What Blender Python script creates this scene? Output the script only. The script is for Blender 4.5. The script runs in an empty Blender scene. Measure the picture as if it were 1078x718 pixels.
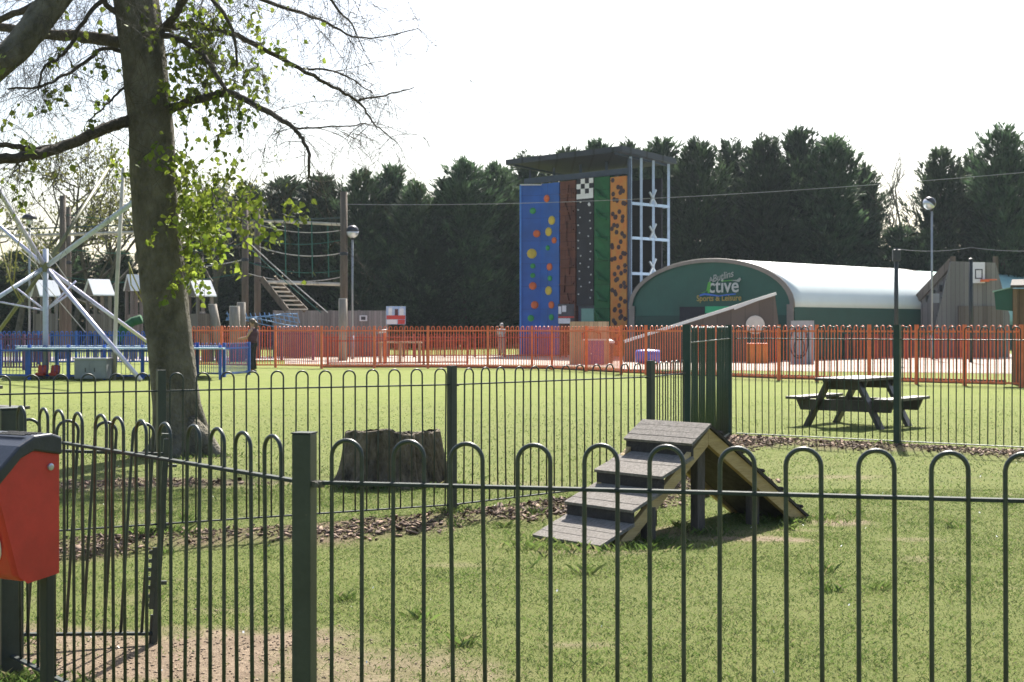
import bpy, math, random
import numpy as np
from mathutils import Vector, Matrix, Euler

random.seed(11)
RNG = np.random.default_rng(11)
C = bpy.context.scene.collection
PI = math.pi
F, CX, HY, CAMH = 1500.0, 539.0, 343.0, 1.55      # survey of the photograph: focal length in px, horizon, eye height
HAZE = .00014
SUN_AZ, SUN_EL = math.radians(12.0), math.radians(47.0)

def W(px, py, Y):
    return Vector(((px-CX)/F*Y, Y, CAMH+(HY-py)/F*Y))
def G(px, py):
    Y = F*CAMH/(py-HY)
    return Vector(((px-CX)/F*Y, Y, 0.0))
def GX(px, Y, z=0.0):
    return Vector(((px-CX)/F*Y, Y, z))

# ------------------------------------------------------------------ materials
def nodes_of(m):
    m.use_nodes = True
    nt = m.node_tree
    nt.nodes.clear()
    return nt, nt.nodes, nt.links

def mat(name, col, rough=0.6, var=0.25, scale=6.0, bump=0.0, bscale=None, metal=0.0, col2=None, trans=0.0, spec=0.5,
        stretch=(1,1,1), detail=4.0, coat=0.0, island=0.0, bdist=.03, straw=None, rust=0.0, objrand=0.0):
    m = bpy.data.materials.new(name)
    nt, N, L = nodes_of(m)
    out = N.new('ShaderNodeOutputMaterial')
    b = N.new('ShaderNodeBsdfPrincipled')
    b.inputs['Roughness'].default_value = rough
    b.inputs['Metallic'].default_value = metal
    b.inputs['Specular IOR Level'].default_value = spec
    b.inputs['Coat Weight'].default_value = coat
    tc = N.new('ShaderNodeTexCoord')
    mp = N.new('ShaderNodeMapping'); mp.inputs['Scale'].default_value = stretch
    L.new(tc.outputs['Object'], mp.inputs['Vector'])
    nz = N.new('ShaderNodeTexNoise'); nz.inputs['Scale'].default_value = scale; nz.inputs['Detail'].default_value = detail
    nz.inputs['Roughness'].default_value = 0.65
    L.new(mp.outputs['Vector'], nz.inputs['Vector'])
    rp = N.new('ShaderNodeValToRGB')
    rp.color_ramp.elements[0].position = 0.32; rp.color_ramp.elements[1].position = 0.68
    c2 = col2 if col2 else tuple(min(1, c*(1+var)) for c in col)
    c1 = col if col2 else tuple(c*(1-var) for c in col)
    rp.color_ramp.elements[0].color = (*c1, 1); rp.color_ramp.elements[1].color = (*c2, 1)
    L.new(nz.outputs['Fac'], rp.inputs['Fac'])
    colsock = rp.outputs['Color']
    if island > 0:
        geo = N.new('ShaderNodeNewGeometry')
        mr = N.new('ShaderNodeMapRange'); mr.inputs['To Min'].default_value = 1-island; mr.inputs['To Max'].default_value = 1+island
        L.new(geo.outputs['Random Per Island'], mr.inputs['Value'])
        hs = N.new('ShaderNodeHueSaturation')
        L.new(mr.outputs['Result'], hs.inputs['Value'])
        L.new(colsock, hs.inputs['Color'])
        colsock = hs.outputs['Color']
        if straw:
            wn = N.new('ShaderNodeTexWhiteNoise'); wn.noise_dimensions = '1D'; L.new(geo.outputs['Random Per Island'], wn.inputs['W'])
            gt_ = N.new('ShaderNodeMath'); gt_.operation = 'GREATER_THAN'; gt_.inputs[1].default_value = .90; L.new(wn.outputs['Value'], gt_.inputs[0])
            ms = N.new('ShaderNodeMix'); ms.data_type = 'RGBA'; ms.inputs['B'].default_value = (*straw, 1)
            L.new(gt_.outputs[0], ms.inputs['Factor']); L.new(colsock, ms.inputs['A']); colsock = ms.outputs['Result']
    if objrand > 0:
        oi = N.new('ShaderNodeObjectInfo'); mo = N.new('ShaderNodeMapRange'); mo.inputs['To Min'].default_value = 1-objrand; mo.inputs['To Max'].default_value = 1+objrand
        L.new(oi.outputs['Random'], mo.inputs['Value']); ho_ = N.new('ShaderNodeHueSaturation'); L.new(mo.outputs['Result'], ho_.inputs['Value'])
        mh = N.new('ShaderNodeMapRange'); mh.inputs['To Min'].default_value = .475; mh.inputs['To Max'].default_value = .515
        wr = N.new('ShaderNodeTexWhiteNoise'); wr.noise_dimensions = '1D'; L.new(oi.outputs['Random'], wr.inputs['W']); L.new(wr.outputs['Value'], mh.inputs['Value']); L.new(mh.outputs['Result'], ho_.inputs['Hue'])
        L.new(colsock, ho_.inputs['Color']); colsock = ho_.outputs['Color']
    if rust > 0:
        rn = N.new('ShaderNodeTexNoise'); rn.inputs['Scale'].default_value = 26; rn.inputs['Detail'].default_value = 5; rn.inputs['Roughness'].default_value = .75
        L.new(tc.outputs['Object'], rn.inputs['Vector'])
        rr2 = N.new('ShaderNodeValToRGB'); rr2.color_ramp.elements[0].position = rust; rr2.color_ramp.elements[1].position = rust+.03
        L.new(rn.outputs['Fac'], rr2.inputs['Fac'])
        mr2 = N.new('ShaderNodeMix'); mr2.data_type = 'RGBA'; mr2.inputs['B'].default_value = (.15,.10,.075,1)
        L.new(rr2.outputs['Color'], mr2.inputs['Factor']); L.new(colsock, mr2.inputs['A']); colsock = mr2.outputs['Result']
    L.new(colsock, b.inputs['Base Color'])
    if bump > 0:
        n2 = N.new('ShaderNodeTexNoise'); n2.inputs['Scale'].default_value = bscale or scale*3; n2.inputs['Detail'].default_value = 6
        L.new(mp.outputs['Vector'], n2.inputs['Vector'])
        bp = N.new('ShaderNodeBump'); bp.inputs['Strength'].default_value = bump; bp.inputs['Distance'].default_value = bdist
        L.new(n2.outputs['Fac'], bp.inputs['Height'])
        L.new(bp.outputs['Normal'], b.inputs['Normal'])
    if trans > 0:
        t = N.new('ShaderNodeBsdfTranslucent')
        L.new(colsock, t.inputs['Color'])
        mx = N.new('ShaderNodeMixShader'); mx.inputs['Fac'].default_value = trans
        L.new(b.outputs['BSDF'], mx.inputs[1]); L.new(t.outputs['BSDF'], mx.inputs[2])
        L.new(mx.outputs['Shader'], out.inputs['Surface'])
    else:
        L.new(b.outputs['BSDF'], out.inputs['Surface'])
    return m

def plank_mat(name, c1, c2, width, axis='X', rough=0.8, gap=0.06, bump=0.3):
    """boards: a per-board tone from a snapped coordinate, a thin dark joint, grain along the board"""
    m = bpy.data.materials.new(name)
    nt, N, L = nodes_of(m)
    out = N.new('ShaderNodeOutputMaterial'); b = N.new('ShaderNodeBsdfPrincipled'); b.inputs['Roughness'].default_value = rough
    tc = N.new('ShaderNodeTexCoord'); sp = N.new('ShaderNodeSeparateXYZ'); L.new(tc.outputs['Object'], sp.inputs['Vector'])
    dv = N.new('ShaderNodeMath'); dv.operation = 'DIVIDE'; dv.inputs[1].default_value = width
    L.new(sp.outputs[axis], dv.inputs[0])
    fl = N.new('ShaderNodeMath'); fl.operation = 'FLOOR'; L.new(dv.outputs[0], fl.inputs[0])
    wn = N.new('ShaderNodeTexWhiteNoise'); wn.noise_dimensions = '1D'; L.new(fl.outputs[0], wn.inputs['W'])
    fr = N.new('ShaderNodeMath'); fr.operation = 'FRACT'; L.new(dv.outputs[0], fr.inputs[0])
    gp = N.new('ShaderNodeMath'); gp.operation = 'GREATER_THAN'; gp.inputs[1].default_value = gap; L.new(fr.outputs[0], gp.inputs[0])
    nz = N.new('ShaderNodeTexNoise'); nz.inputs['Scale'].default_value = 9; nz.inputs['Detail'].default_value = 6
    mp = N.new('ShaderNodeMapping'); mp.inputs['Scale'].default_value = {'X': (6, 6, .6), 'Y': (.6, 6, 6), 'Z': (.6, .6, 6)}[axis]
    L.new(tc.outputs['Object'], mp.inputs['Vector']); L.new(mp.outputs['Vector'], nz.inputs['Vector'])
    ad = N.new('ShaderNodeMath'); ad.operation = 'ADD'; L.new(wn.outputs['Value'], ad.inputs[0]); L.new(nz.outputs['Fac'], ad.inputs[1])
    hf = N.new('ShaderNodeMath'); hf.operation = 'MULTIPLY'; hf.inputs[1].default_value = 0.5; L.new(ad.outputs[0], hf.inputs[0])
    rp = N.new('ShaderNodeValToRGB'); rp.color_ramp.elements[0].color = (*c1, 1); rp.color_ramp.elements[1].color = (*c2, 1)
    rp.color_ramp.elements[0].position = .2; rp.color_ramp.elements[1].position = .8
    L.new(hf.outputs[0], rp.inputs['Fac'])
    ml = N.new('ShaderNodeMix'); ml.data_type = 'RGBA'; ml.inputs['A'].default_value = (c1[0]*.3, c1[1]*.3, c1[2]*.3, 1)
    L.new(gp.outputs[0], ml.inputs['Factor']); L.new(rp.outputs['Color'], ml.inputs['B'])
    L.new(ml.outputs['Result'], b.inputs['Base Color'])
    bp = N.new('ShaderNodeBump'); bp.inputs['Strength'].default_value = bump; bp.inputs['Distance'].default_value = .01
    L.new(nz.outputs['Fac'], bp.inputs['Height']); L.new(bp.outputs['Normal'], b.inputs['Normal'])
    L.new(b.outputs['BSDF'], out.inputs['Surface'])
    return m

def block_mat(name, c1, c2, mortar, w, h, rough, bump, nscale=3.0):
    m = bpy.data.materials.new(name); nt, N, L = nodes_of(m)
    out = N.new('ShaderNodeOutputMaterial'); b = N.new('ShaderNodeBsdfPrincipled'); b.inputs['Roughness'].default_value = rough
    tc = N.new('ShaderNodeTexCoord'); sp = N.new('ShaderNodeSeparateXYZ'); cm = N.new('ShaderNodeCombineXYZ')
    L.new(tc.outputs['Object'], sp.inputs['Vector']); L.new(sp.outputs['X'], cm.inputs['X']); L.new(sp.outputs['Z'], cm.inputs['Y'])
    br = N.new('ShaderNodeTexBrick'); br.inputs['Scale'].default_value = 1.0; br.inputs['Brick Width'].default_value = w; br.inputs['Row Height'].default_value = h
    br.inputs['Mortar Size'].default_value = .012; br.inputs['Color1'].default_value = (*c1,1); br.inputs['Color2'].default_value = (*c2,1); br.inputs['Mortar'].default_value = (*mortar,1)
    L.new(cm.outputs['Vector'], br.inputs['Vector'])
    nz = N.new('ShaderNodeTexNoise'); nz.inputs['Scale'].default_value = nscale; nz.inputs['Detail'].default_value = 8; L.new(tc.outputs['Object'], nz.inputs['Vector'])
    mr = N.new('ShaderNodeMapRange'); mr.inputs['To Min'].default_value = .55; mr.inputs['To Max'].default_value = 1.45; L.new(nz.outputs['Fac'], mr.inputs['Value'])
    hs = N.new('ShaderNodeHueSaturation'); L.new(mr.outputs['Result'], hs.inputs['Value']); L.new(br.outputs['Color'], hs.inputs['Color']); L.new(hs.outputs['Color'], b.inputs['Base Color'])
    ad = N.new('ShaderNodeMath'); ad.operation = 'SUBTRACT'; L.new(nz.outputs['Fac'], ad.inputs[0]); L.new(br.outputs['Fac'], ad.inputs[1])
    bp = N.new('ShaderNodeBump'); bp.inputs['Strength'].default_value = bump; bp.inputs['Distance'].default_value = .08
    L.new(ad.outputs[0], bp.inputs['Height']); L.new(bp.outputs['Normal'], b.inputs['Normal']); L.new(b.outputs['BSDF'], out.inputs['Surface'])
    return m

M = {}
M['green_paint'] = mat('green_paint', (.031,.041,.035), .42, .35, 14, .06, 90, coat=.08, rust=.66)
M['green_post'] = mat('green_post', (.033,.043,.036), .45, .28, 9, .05, 70, rust=.69)
M['green_tall'] = mat('green_tall', (.014,.042,.030), .45, .2, 9)
M['worn_rail'] = mat('worn_rail', (.036,.045,.042), .68, .35, 16, .05, 80, spec=.2, rust=.64)
M['lug'] = mat('lug', (.08,.075,.06), .6, .5, 30)
M['orange_paint'] = mat('orange_paint', (.74,.175,.068), .5, .15, 5)
M['red_paint'] = mat('red_paint', (.36,.045,.035), .5, .2, 4)
M['purple_paint'] = mat('purple_paint', (.13,.055,.13), .5, .2, 4)
M['blue_paint'] = mat('blue_paint', (.02,.10,.42), .45, .15, 4)
M['blue_pale'] = mat('blue_pale', (.42,.46,.55), .45, .12, 4)
M['steel'] = mat('steel', (.42,.44,.50), .3, .12, 5, metal=.7)
M['steel_lilac'] = mat('steel_lilac', (.55,.53,.68), .35, .1, 5, metal=.3)
M['steel_olive'] = mat('steel_olive', (.13,.13,.055), .5, .2, 5)
M['pale_blue_steel'] = mat('pale_blue_steel', (.34,.42,.56), .5, .12, 3)
M['navy_steel'] = mat('navy_steel', (.035,.05,.09), .5, .2, 3)
M['bark'] = mat('bark', (.055,.048,.032), .95, .4, 5, 1.0, 26, col2=(.20,.178,.132), stretch=(1,1,.6), detail=10, bdist=.08)
M['branch'] = mat('branch', (.035,.028,.020), .9, .3, 20, .5, 60, col2=(.10,.08,.058))
M['far_bark'] = mat('far_bark', (.05,.042,.03), .9, .3, 3, col2=(.12,.10,.075))
M['conifer'] = mat('conifer', (.020,.040,.020), .65, .3, .8, col2=(.066,.102,.050), trans=.36, spec=.3, island=.4, objrand=.42)
M['hedge_leaf'] = mat('hedge_leaf', (.03,.045,.02), .7, .3, .6, col2=(.07,.085,.035), trans=.3, spec=.2, island=.4)
M['lime_leaf'] = mat('lime_leaf', (.12,.185,.022), .55, .3, 3, col2=(.24,.28,.045), trans=.5, spec=.3, island=.45)
M['bud_leaf'] = mat('bud_leaf', (.12,.14,.035), .6, .3, .6, col2=(.22,.21,.07), trans=.45, spec=.2, island=.4)
M['grass_blade'] = mat('grass_blade', (.074,.124,.027), .38, .3, 1.6, col2=(.128,.172,.048), trans=.48, spec=.5, island=.55, straw=(.26,.235,.12))
M['mulch'] = mat('mulch', (.095,.060,.040), .9, .4, 4, col2=(.19,.125,.085), island=.6)
M['petal'] = mat('petal', (.8,.8,.76), .6, .05, 4)
M['red_plastic'] = mat('red_plastic', (.52,.032,.026), .42, .2, 4, .04, 60, coat=.05, rust=.70)
M['black_plastic'] = mat('black_plastic', (.028,.033,.045), .36, .2, 10, .05, 80)
M['slot'] = mat('slot', (.008,.008,.01), .6, .1, 4)
M['label_white'] = mat('label_white', (.75,.74,.78), .4, .06, 12)
M['label_blue'] = mat('label_blue', (.06,.04,.30), .4, .1, 12)
M['ramp_board'] = plank_mat('ramp_board', (.105,.095,.085), (.19,.175,.155), .11, 'Y', .9, .05, .6)
M['ramp_tread'] = mat('ramp_tread', (.17,.152,.135), .92, .3, 40, .8, 160, col2=(.33,.30,.27), stretch=(1,1,1), detail=8)
M['ramp_riser'] = mat('ramp_riser', (.045,.038,.035), .9, .3, 20, .5, 80)
M['pine'] = mat('pine', (.33,.225,.095), .75, .25, 3, .4, 14, col2=(.50,.37,.18), stretch=(1,1,5), detail=7)
M['dark_wood'] = mat('dark_wood', (.05,.043,.038), .85, .35, 6, .5, 30, col2=(.10,.085,.075), stretch=(3,3,.6))
M['table_wood'] = mat('table_wood', (.028,.023,.020), .5, .35, 5, .4, 30, col2=(.065,.055,.048))
M['stump'] = mat('stump', (.030,.023,.015), .95, .4, 6, 1.0, 20, col2=(.24,.19,.13), stretch=(1.6,1.6,.8), detail=10, bdist=.06)
M['cut_wood'] = mat('cut_wood', (.05,.04,.028), .95, .3, 9, .8, 30, col2=(.12,.095,.065))
M['white_roof'] = mat('white_roof', (.78,.79,.80), .45, .05, .8)
M['dome_white'] = mat('dome_white', (.66,.72,.70), .45, .04, .6, trans=.06)
M['dome_teal'] = mat('dome_teal', (.30,.50,.46), .5, .08, .6)
M['dome_green'] = mat('dome_green', (.018,.095,.07), .55, .15, .5)
M['dome_green_dark'] = mat('dome_green_dark', (.010,.055,.042), .6, .15, .5)
M['dome_hem'] = mat('dome_hem', (.25,.22,.19), .7, .12, 2)
M['text_white'] = mat('text_white', (.52,.56,.53), .6, .05, 4)
M['text_grey'] = mat('text_grey', (.34,.38,.35), .6, .05, 4)
M['text_yellow'] = mat('text_yellow', (.40,.31,.08), .6, .1, 4)
M['text_green'] = mat('text_green', (.10,.40,.06), .6, .1, 4)
M['text_blue'] = mat('text_blue', (.05,.16,.55), .6, .1, 4)
M['bright_green'] = mat('bright_green', (.02,.40,.17), .5, .1, 2)
M['wall_blue'] = block_mat('wall_blue', (.010,.085,.36), (.014,.095,.38), (.006,.05,.22), 4.0, 1.22, .5, .15, 1.2)
M['wall_brown'] = block_mat('wall_brown', (.10,.036,.025), (.14,.052,.034), (.045,.018,.014), .62, .46, .9, .9, 2.5)
M['wall_black'] = block_mat('wall_black', (.016,.016,.024), (.02,.02,.028), (.007,.007,.01), 4.0, 1.22, .75, .3, 2)
M['wall_green'] = block_mat('wall_green', (.010,.095,.030), (.016,.12,.040), (.006,.05,.018), 4.0, 1.22, .85, 1.0, 2.2)
M['wall_orange'] = mat('wall_orange', (.52,.15,.025), .6, .2, 1.8, col2=(.48,.24,.045))
M['hold_black'] = mat('hold_black', (.035,.012,.02), .6, .2, 3)
M['hold_orange'] = mat('hold_orange', (.60,.13,.03), .5, .1, 3)
M['hold_yellow'] = mat('hold_yellow', (.55,.42,.05), .5, .1, 3)
M['hold_green'] = mat('hold_green', (.03,.30,.08), .5, .1, 3)
M['hold_white'] = mat('hold_white', (.7,.7,.7), .5, .1, 3)
M['roof_navy'] = plank_mat('roof_navy', (.022,.026,.038), (.028,.033,.046), .9, 'X', .6, .12, .1)
M['fence_wood'] = plank_mat('fence_wood', (.17,.155,.145), (.30,.27,.25), .14, 'X', .9)
M['cabin_wood'] = plank_mat('cabin_wood', (.14,.10,.065), (.25,.185,.12), .16, 'X', .85)
M['court_wood'] = plank_mat('court_wood', (.15,.145,.135), (.25,.24,.225), .22, 'X', .9)
M['court_brown'] = plank_mat('court_brown', (.12,.10,.08), (.20,.17,.14), .22, 'X', .9)
M['pole_wood'] = mat('pole_wood', (.075,.058,.044), .9, .3, 2, .5, 12, col2=(.15,.118,.09), stretch=(3,3,.4))
M['pale_timber'] = mat('pale_timber', (.46,.42,.36), .8, .2, 2, .3, 12)
M['play_wood'] = plank_mat('play_wood', (.14,.115,.10), (.25,.21,.185), .12, 'X', .9)
M['stub_wood'] = mat('stub_wood', (.27,.24,.20), .9, .25, 3, .5, 12, stretch=(3,3,.5))
M['house_board'] = plank_mat('house_board', (.36,.255,.155), (.52,.40,.265), .18, 'X', .8)
M['house_line'] = mat('house_line', (.30,.08,.05), .7, .2, 3)
M['house_door'] = mat('house_door', (.10,.075,.30), .6, .15, 2)
M['barrel_blue'] = mat('barrel_blue', (.10,.13,.45), .4, .15, 2)
M['ramp_side'] = plank_mat('ramp_side', (.095,.075,.062), (.135,.11,.092), .6, 'X', .8, .02, .1)
M['coping'] = mat('coping', (.72,.72,.70), .35, .06, 2)
M['disc_stone'] = mat('disc_stone', (.60,.56,.50), .7, .1, 3)
M['orange_box'] = mat('orange_box', (.62,.19,.035), .5, .1, 2)
M['grey_board'] = mat('grey_board', (.34,.33,.35), .7, .1, 2)
M['ink'] = mat('ink', (.06,.05,.07), .7, .1, 2)
M['lamp_dark'] = mat('lamp_dark', (.02,.022,.028), .3, .1, 3)
M['lamp_glass'] = mat('lamp_glass', (.55,.58,.62), .12, .05, 3, metal=.5)
M['lamp_pole'] = mat('lamp_pole', (.28,.30,.33), .45, .1, 3, metal=.4)
M['dark_pole'] = mat('dark_pole', (.018,.024,.024), .5, .2, 3)
M['cable'] = mat('cable', (.30,.31,.33), .6, .1, 3)
M['cable_dark'] = mat('cable_dark', (.03,.06,.055), .6, .1, 3)
M['rope'] = mat('rope', (.50,.48,.44), .8, .1, 3)
M['rope_olive'] = mat('rope_olive', (.24,.22,.05), .8, .1, 3)
M['rope_green'] = mat('rope_green', (.03,.12,.09), .8, .1, 3)
M['rope_blue'] = mat('rope_blue', (.16,.30,.50), .7, .15, 3)
M['poster_blue'] = mat('poster_blue', (.16,.32,.62), .5, .35, 2.5, col2=(.50,.55,.62))
M['poster_red'] = mat('poster_red', (.48,.04,.03), .5, .15, 2)
M['poster_white'] = mat('poster_white', (.68,.68,.70), .5, .1, 2)
M['poster_dark'] = mat('poster_dark', (.05,.05,.06), .5, .4, 4)
M['window'] = mat('window', (.14,.30,.28), .15, .1, 1)
M['cabinet'] = mat('cabinet', (.22,.235,.25), .5, .12, 2)
M['tramp_bed'] = mat('tramp_bed', (.02,.022,.03), .8, .1, 2)
M['tramp_pad'] = mat('tramp_pad', (.45,.60,.72), .5, .1, 2)
M['seat_red'] = mat('seat_red', (.55,.07,.04), .5, .15, 3)
M['skin'] = mat('skin', (.48,.29,.20), .6, .08, 6)
M['hair_brown'] = mat('hair_brown', (.10,.065,.035), .6, .3, 20)
M['hair_grey'] = mat('hair_grey', (.38,.36,.33), .6, .2, 20)
M['cap_pale'] = mat('cap_pale', (.48,.42,.33), .7, .2, 10)
M['cloth_dark'] = mat('cloth_dark', (.018,.016,.020), .9, .2, 10)
M['cloth_maroon'] = mat('cloth_maroon', (.085,.035,.045), .9, .2, 10)
M['cloth_mint'] = mat('cloth_mint', (.36,.52,.50), .9, .1, 6)
M['cloth_grey'] = mat('cloth_grey', (.34,.33,.31), .9, .1, 6)
M['shoe'] = mat('shoe', (.03,.03,.03), .6, .1, 6)
M['sand'] = mat('sand', (.19,.16,.135), .95, .2, .45, .6, 6, col2=(.44,.385,.32), stretch=(.5,1.6,1), detail=8)
M['path_mat'] = mat('path_mat', (.26,.23,.215), .9, .12, 1.5, .3, 8)
M['kerb'] = mat('kerb', (.10,.075,.065), .9, .2, 3)
M['wood_box'] = mat('wood_box', (.38,.29,.19), .8, .2, 3)

# ------------------------------------------------------------------ mesh building
class MB:
    def __init__(s): s.v = []; s.f = []
    def add(s, vs, fs):
        b = len(s.v); s.v += [tuple(p) for p in vs]; s.f += [tuple(i+b for i in f) for f in fs]
    def hexa(s, a, b_):          # two quads (4 pts each) joined
        s.add(list(a)+list(b_), [(3,2,1,0),(4,5,6,7),(0,1,5,4),(1,2,6,5),(2,3,7,6),(3,0,4,7)])
    def box(s, c, sz, R=None):
        hx, hy, hz = sz[0]/2, sz[1]/2, sz[2]/2
        P = [Vector(p) for p in ((-hx,-hy,-hz),(hx,-hy,-hz),(hx,hy,-hz),(-hx,hy,-hz),(-hx,-hy,hz),(hx,-hy,hz),(hx,hy,hz),(-hx,hy,hz))]
        if R is not None: P = [R @ p for p in P]
        c = Vector(c)
        P = [p+c for p in P]
        s.hexa(P[:4], P[4:])
    def beam(s, p, q, w, h, up=(0,0,1)):
        p, q, up = Vector(p), Vector(q), Vector(up)
        d = (q-p).normalized()
        x = d.cross(up)
        if x.length < 1e-4: x = d.cross(Vector((1,0,0)))
        x.normalize(); y = x.cross(d).normalized()
        o = [x*sx*w/2 + y*sy*h/2 for sx, sy in ((-1,-1),(1,-1),(1,1),(-1,1))]
        s.hexa([p+k for k in o], [q+k for k in o])
    def tube(s, pts, rads, n=8, cap=True, jit=0.0):
        pts = [Vector(p) for p in pts]
        if not hasattr(rads, '__len__'): rads = [rads]*len(pts)
        b = len(s.v)
        prev = None
        for i, p in enumerate(pts):
            d = (pts[min(i+1, len(pts)-1)] - pts[max(i-1, 0)])
            d = d.normalized() if d.length > 1e-9 else Vector((0,0,1))
            if prev is None:
                x = d.cross(Vector((0,0,1)) if abs(d.z) < .9 else Vector((0,1,0))).normalized()
            else:
                x = (prev - d*prev.dot(d)).normalized()
            prev = x
            y = d.cross(x)
            for k in range(n):
                a = 2*PI*k/n
                r = rads[i]*(1+jit*random.uniform(-1,1))
                s.v.append(tuple(p + x*math.cos(a)*r + y*math.sin(a)*r))
        for i in range(len(pts)-1):
            for k in range(n):
                k2 = (k+1) % n
                s.f.append((b+i*n+k, b+i*n+k2, b+(i+1)*n+k2, b+(i+1)*n+k))
        if cap:
            s.f.append(tuple(b+k for k in reversed(range(n))))
            s.f.append(tuple(b+(len(pts)-1)*n+k for k in range(n)))
    def prism(s, poly, ext):
        poly = [Vector(p) for p in poly]; ext = Vector(ext); n = len(poly)
        s.add(poly+[p+ext for p in poly], [tuple(reversed(range(n))), tuple(range(n, 2*n))] + [(i, (i+1) % n, n+(i+1) % n, n+i) for i in range(n)])
    def lathe(s, prof, c, n=16, M4=None):
        b = len(s.v); c = Vector(c)
        for r, z in prof:
            for k in range(n):
                a = 2*PI*k/n; p = Vector((r*math.cos(a), r*math.sin(a), z))
                if M4 is not None: p = M4 @ p
                s.v.append(tuple(p+c))
        for i in range(len(prof)-1):
            for k in range(n):
                k2 = (k+1) % n
                s.f.append((b+i*n+k, b+i*n+k2, b+(i+1)*n+k2, b+(i+1)*n+k))
        s.f.append(tuple(b+k for k in reversed(range(n)))); s.f.append(tuple(b+(len(prof)-1)*n+k for k in range(n)))
    def build(s, name, m, parent=None, local=False, smooth=False, bevel=0.0):
        me = bpy.data.meshes.new(name)
        off = Vector((0,0,0))
        if parent is not None and not local:
            q = parent
            while q is not None:
                off += q.location; q = q.parent
        me.from_pydata([(x-off.x, y-off.y, z-off.z) for x, y, z in s.v], [], s.f)
        me.validate(); me.update()
        me.materials.append(m)
        o = bpy.data.objects.new(name, me); C.objects.link(o)
        if parent is not None: o.parent = parent
        if smooth:
            for p in me.polygons: p.use_smooth = True
        if bevel > 0:
            bm = o.modifiers.new('edge', 'BEVEL'); bm.width = bevel; bm.segments = 2; bm.limit_method = 'ANGLE'
        return o

def np_mesh(name, V, Fc, m, parent=None, smooth=False):
    me = bpy.data.meshes.new(name)
    k = Fc.shape[1]
    me.vertices.add(len(V)); me.loops.add(Fc.size); me.polygons.add(len(Fc))
    me.vertices.foreach_set('co', np.ascontiguousarray(V, dtype=np.float32).ravel())
    me.loops.foreach_set('vertex_index', np.ascontiguousarray(Fc, dtype=np.int32).ravel())
    me.polygons.foreach_set('loop_start', np.arange(0, Fc.size, k, dtype=np.int32))
    me.update(calc_edges=True); me.validate()
    me.materials.append(m)
    if smooth: me.polygons.foreach_set('use_smooth', np.ones(len(Fc), dtype=bool))
    o = bpy.data.objects.new(name, me); C.objects.link(o)
    if parent is not None: o.parent = parent
    return o

def tag(o, label=None, cat=None, group=None, kind=None):
    if label: o['label'] = label
    if cat: o['category'] = cat
    if group: o['group'] = group
    if kind: o['kind'] = kind
    return o
def thing(name, label, cat, loc=(0,0,0), rotz=0.0, group=None):
    o = bpy.data.objects.new(name, None); C.objects.link(o)
    o.location = loc; o.rotation_euler = (0,0,rotz); o.empty_display_size = .2
    return tag(o, label, cat, group)
def text_part(name, body, size, m, parent, mat4, ext=.004, shear=0.0, bold=0.0):
    cu = bpy.data.curves.new(name, 'FONT'); cu.body = body; cu.size = size; cu.extrude = ext; cu.align_x = 'CENTER'; cu.shear = shear; cu.offset = bold
    cu.materials.append(m)
    tmp = bpy.data.objects.new('tmp', cu); C.objects.link(tmp)
    me = bpy.data.meshes.new_from_object(tmp.evaluated_get(bpy.context.evaluated_depsgraph_get()))
    bpy.data.objects.remove(tmp)
    o = bpy.data.objects.new(name, me); C.objects.link(o); o.parent = parent; o.matrix_local = mat4
    return o

# ------------------------------------------------------------------ world, sun, camera
sc = bpy.context.scene
w = bpy.data.worlds.new('World'); sc.world = w; w.use_nodes = True
nt = w.node_tree; nt.nodes.clear()
bg = nt.nodes.new('ShaderNodeBackground'); sk = nt.nodes.new('ShaderNodeTexSky'); wo = nt.nodes.new('ShaderNodeOutputWorld')
sk.sky_type = 'NISHITA'; sk.sun_disc = False; sk.sun_elevation = SUN_EL; sk.sun_rotation = SUN_AZ
sk.air_density = 1.0; sk.dust_density = 2.5; sk.ozone_density = 1.0
bg.inputs['Strength'].default_value = 0.08
nt.links.new(sk.outputs['Color'], bg.inputs['Color']); nt.links.new(bg.outputs['Background'], wo.inputs['Surface'])
ld = bpy.data.lights.new('sun', 'SUN'); ld.energy = 5.0; ld.angle = math.radians(.55); ld.color = (1, .95, .86)
lo = bpy.data.objects.new('sun', ld); C.objects.link(lo)
sd = Vector((math.sin(SUN_AZ)*math.cos(SUN_EL), math.cos(SUN_AZ)*math.cos(SUN_EL), math.sin(SUN_EL)))
lo.rotation_euler = sd.to_track_quat('Z', 'Y').to_euler(); lo.location = (10, 40, 60)
cd = bpy.data.cameras.new('camera'); cam = bpy.data.objects.new('camera', cd); C.objects.link(cam)
cam.location = (0,0,CAMH); cam.rotation_euler = (PI/2, 0, 0)
cd.sensor_width = 36; cd.lens = F/1078*36; cd.shift_y = -(359-HY)/1078; cd.clip_end = 3000; cd.clip_start = .05
sc.camera = cam
cd.dof.use_dof = True; cd.dof.focus_distance = 8.5; cd.dof.aperture_fstop = 9.0
vs = sc.view_settings
vs.view_transform = 'Standard'; vs.look = 'None'; vs.gamma = 1; vs.use_curve_mapping = False; vs.exposure = 1.4

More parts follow.
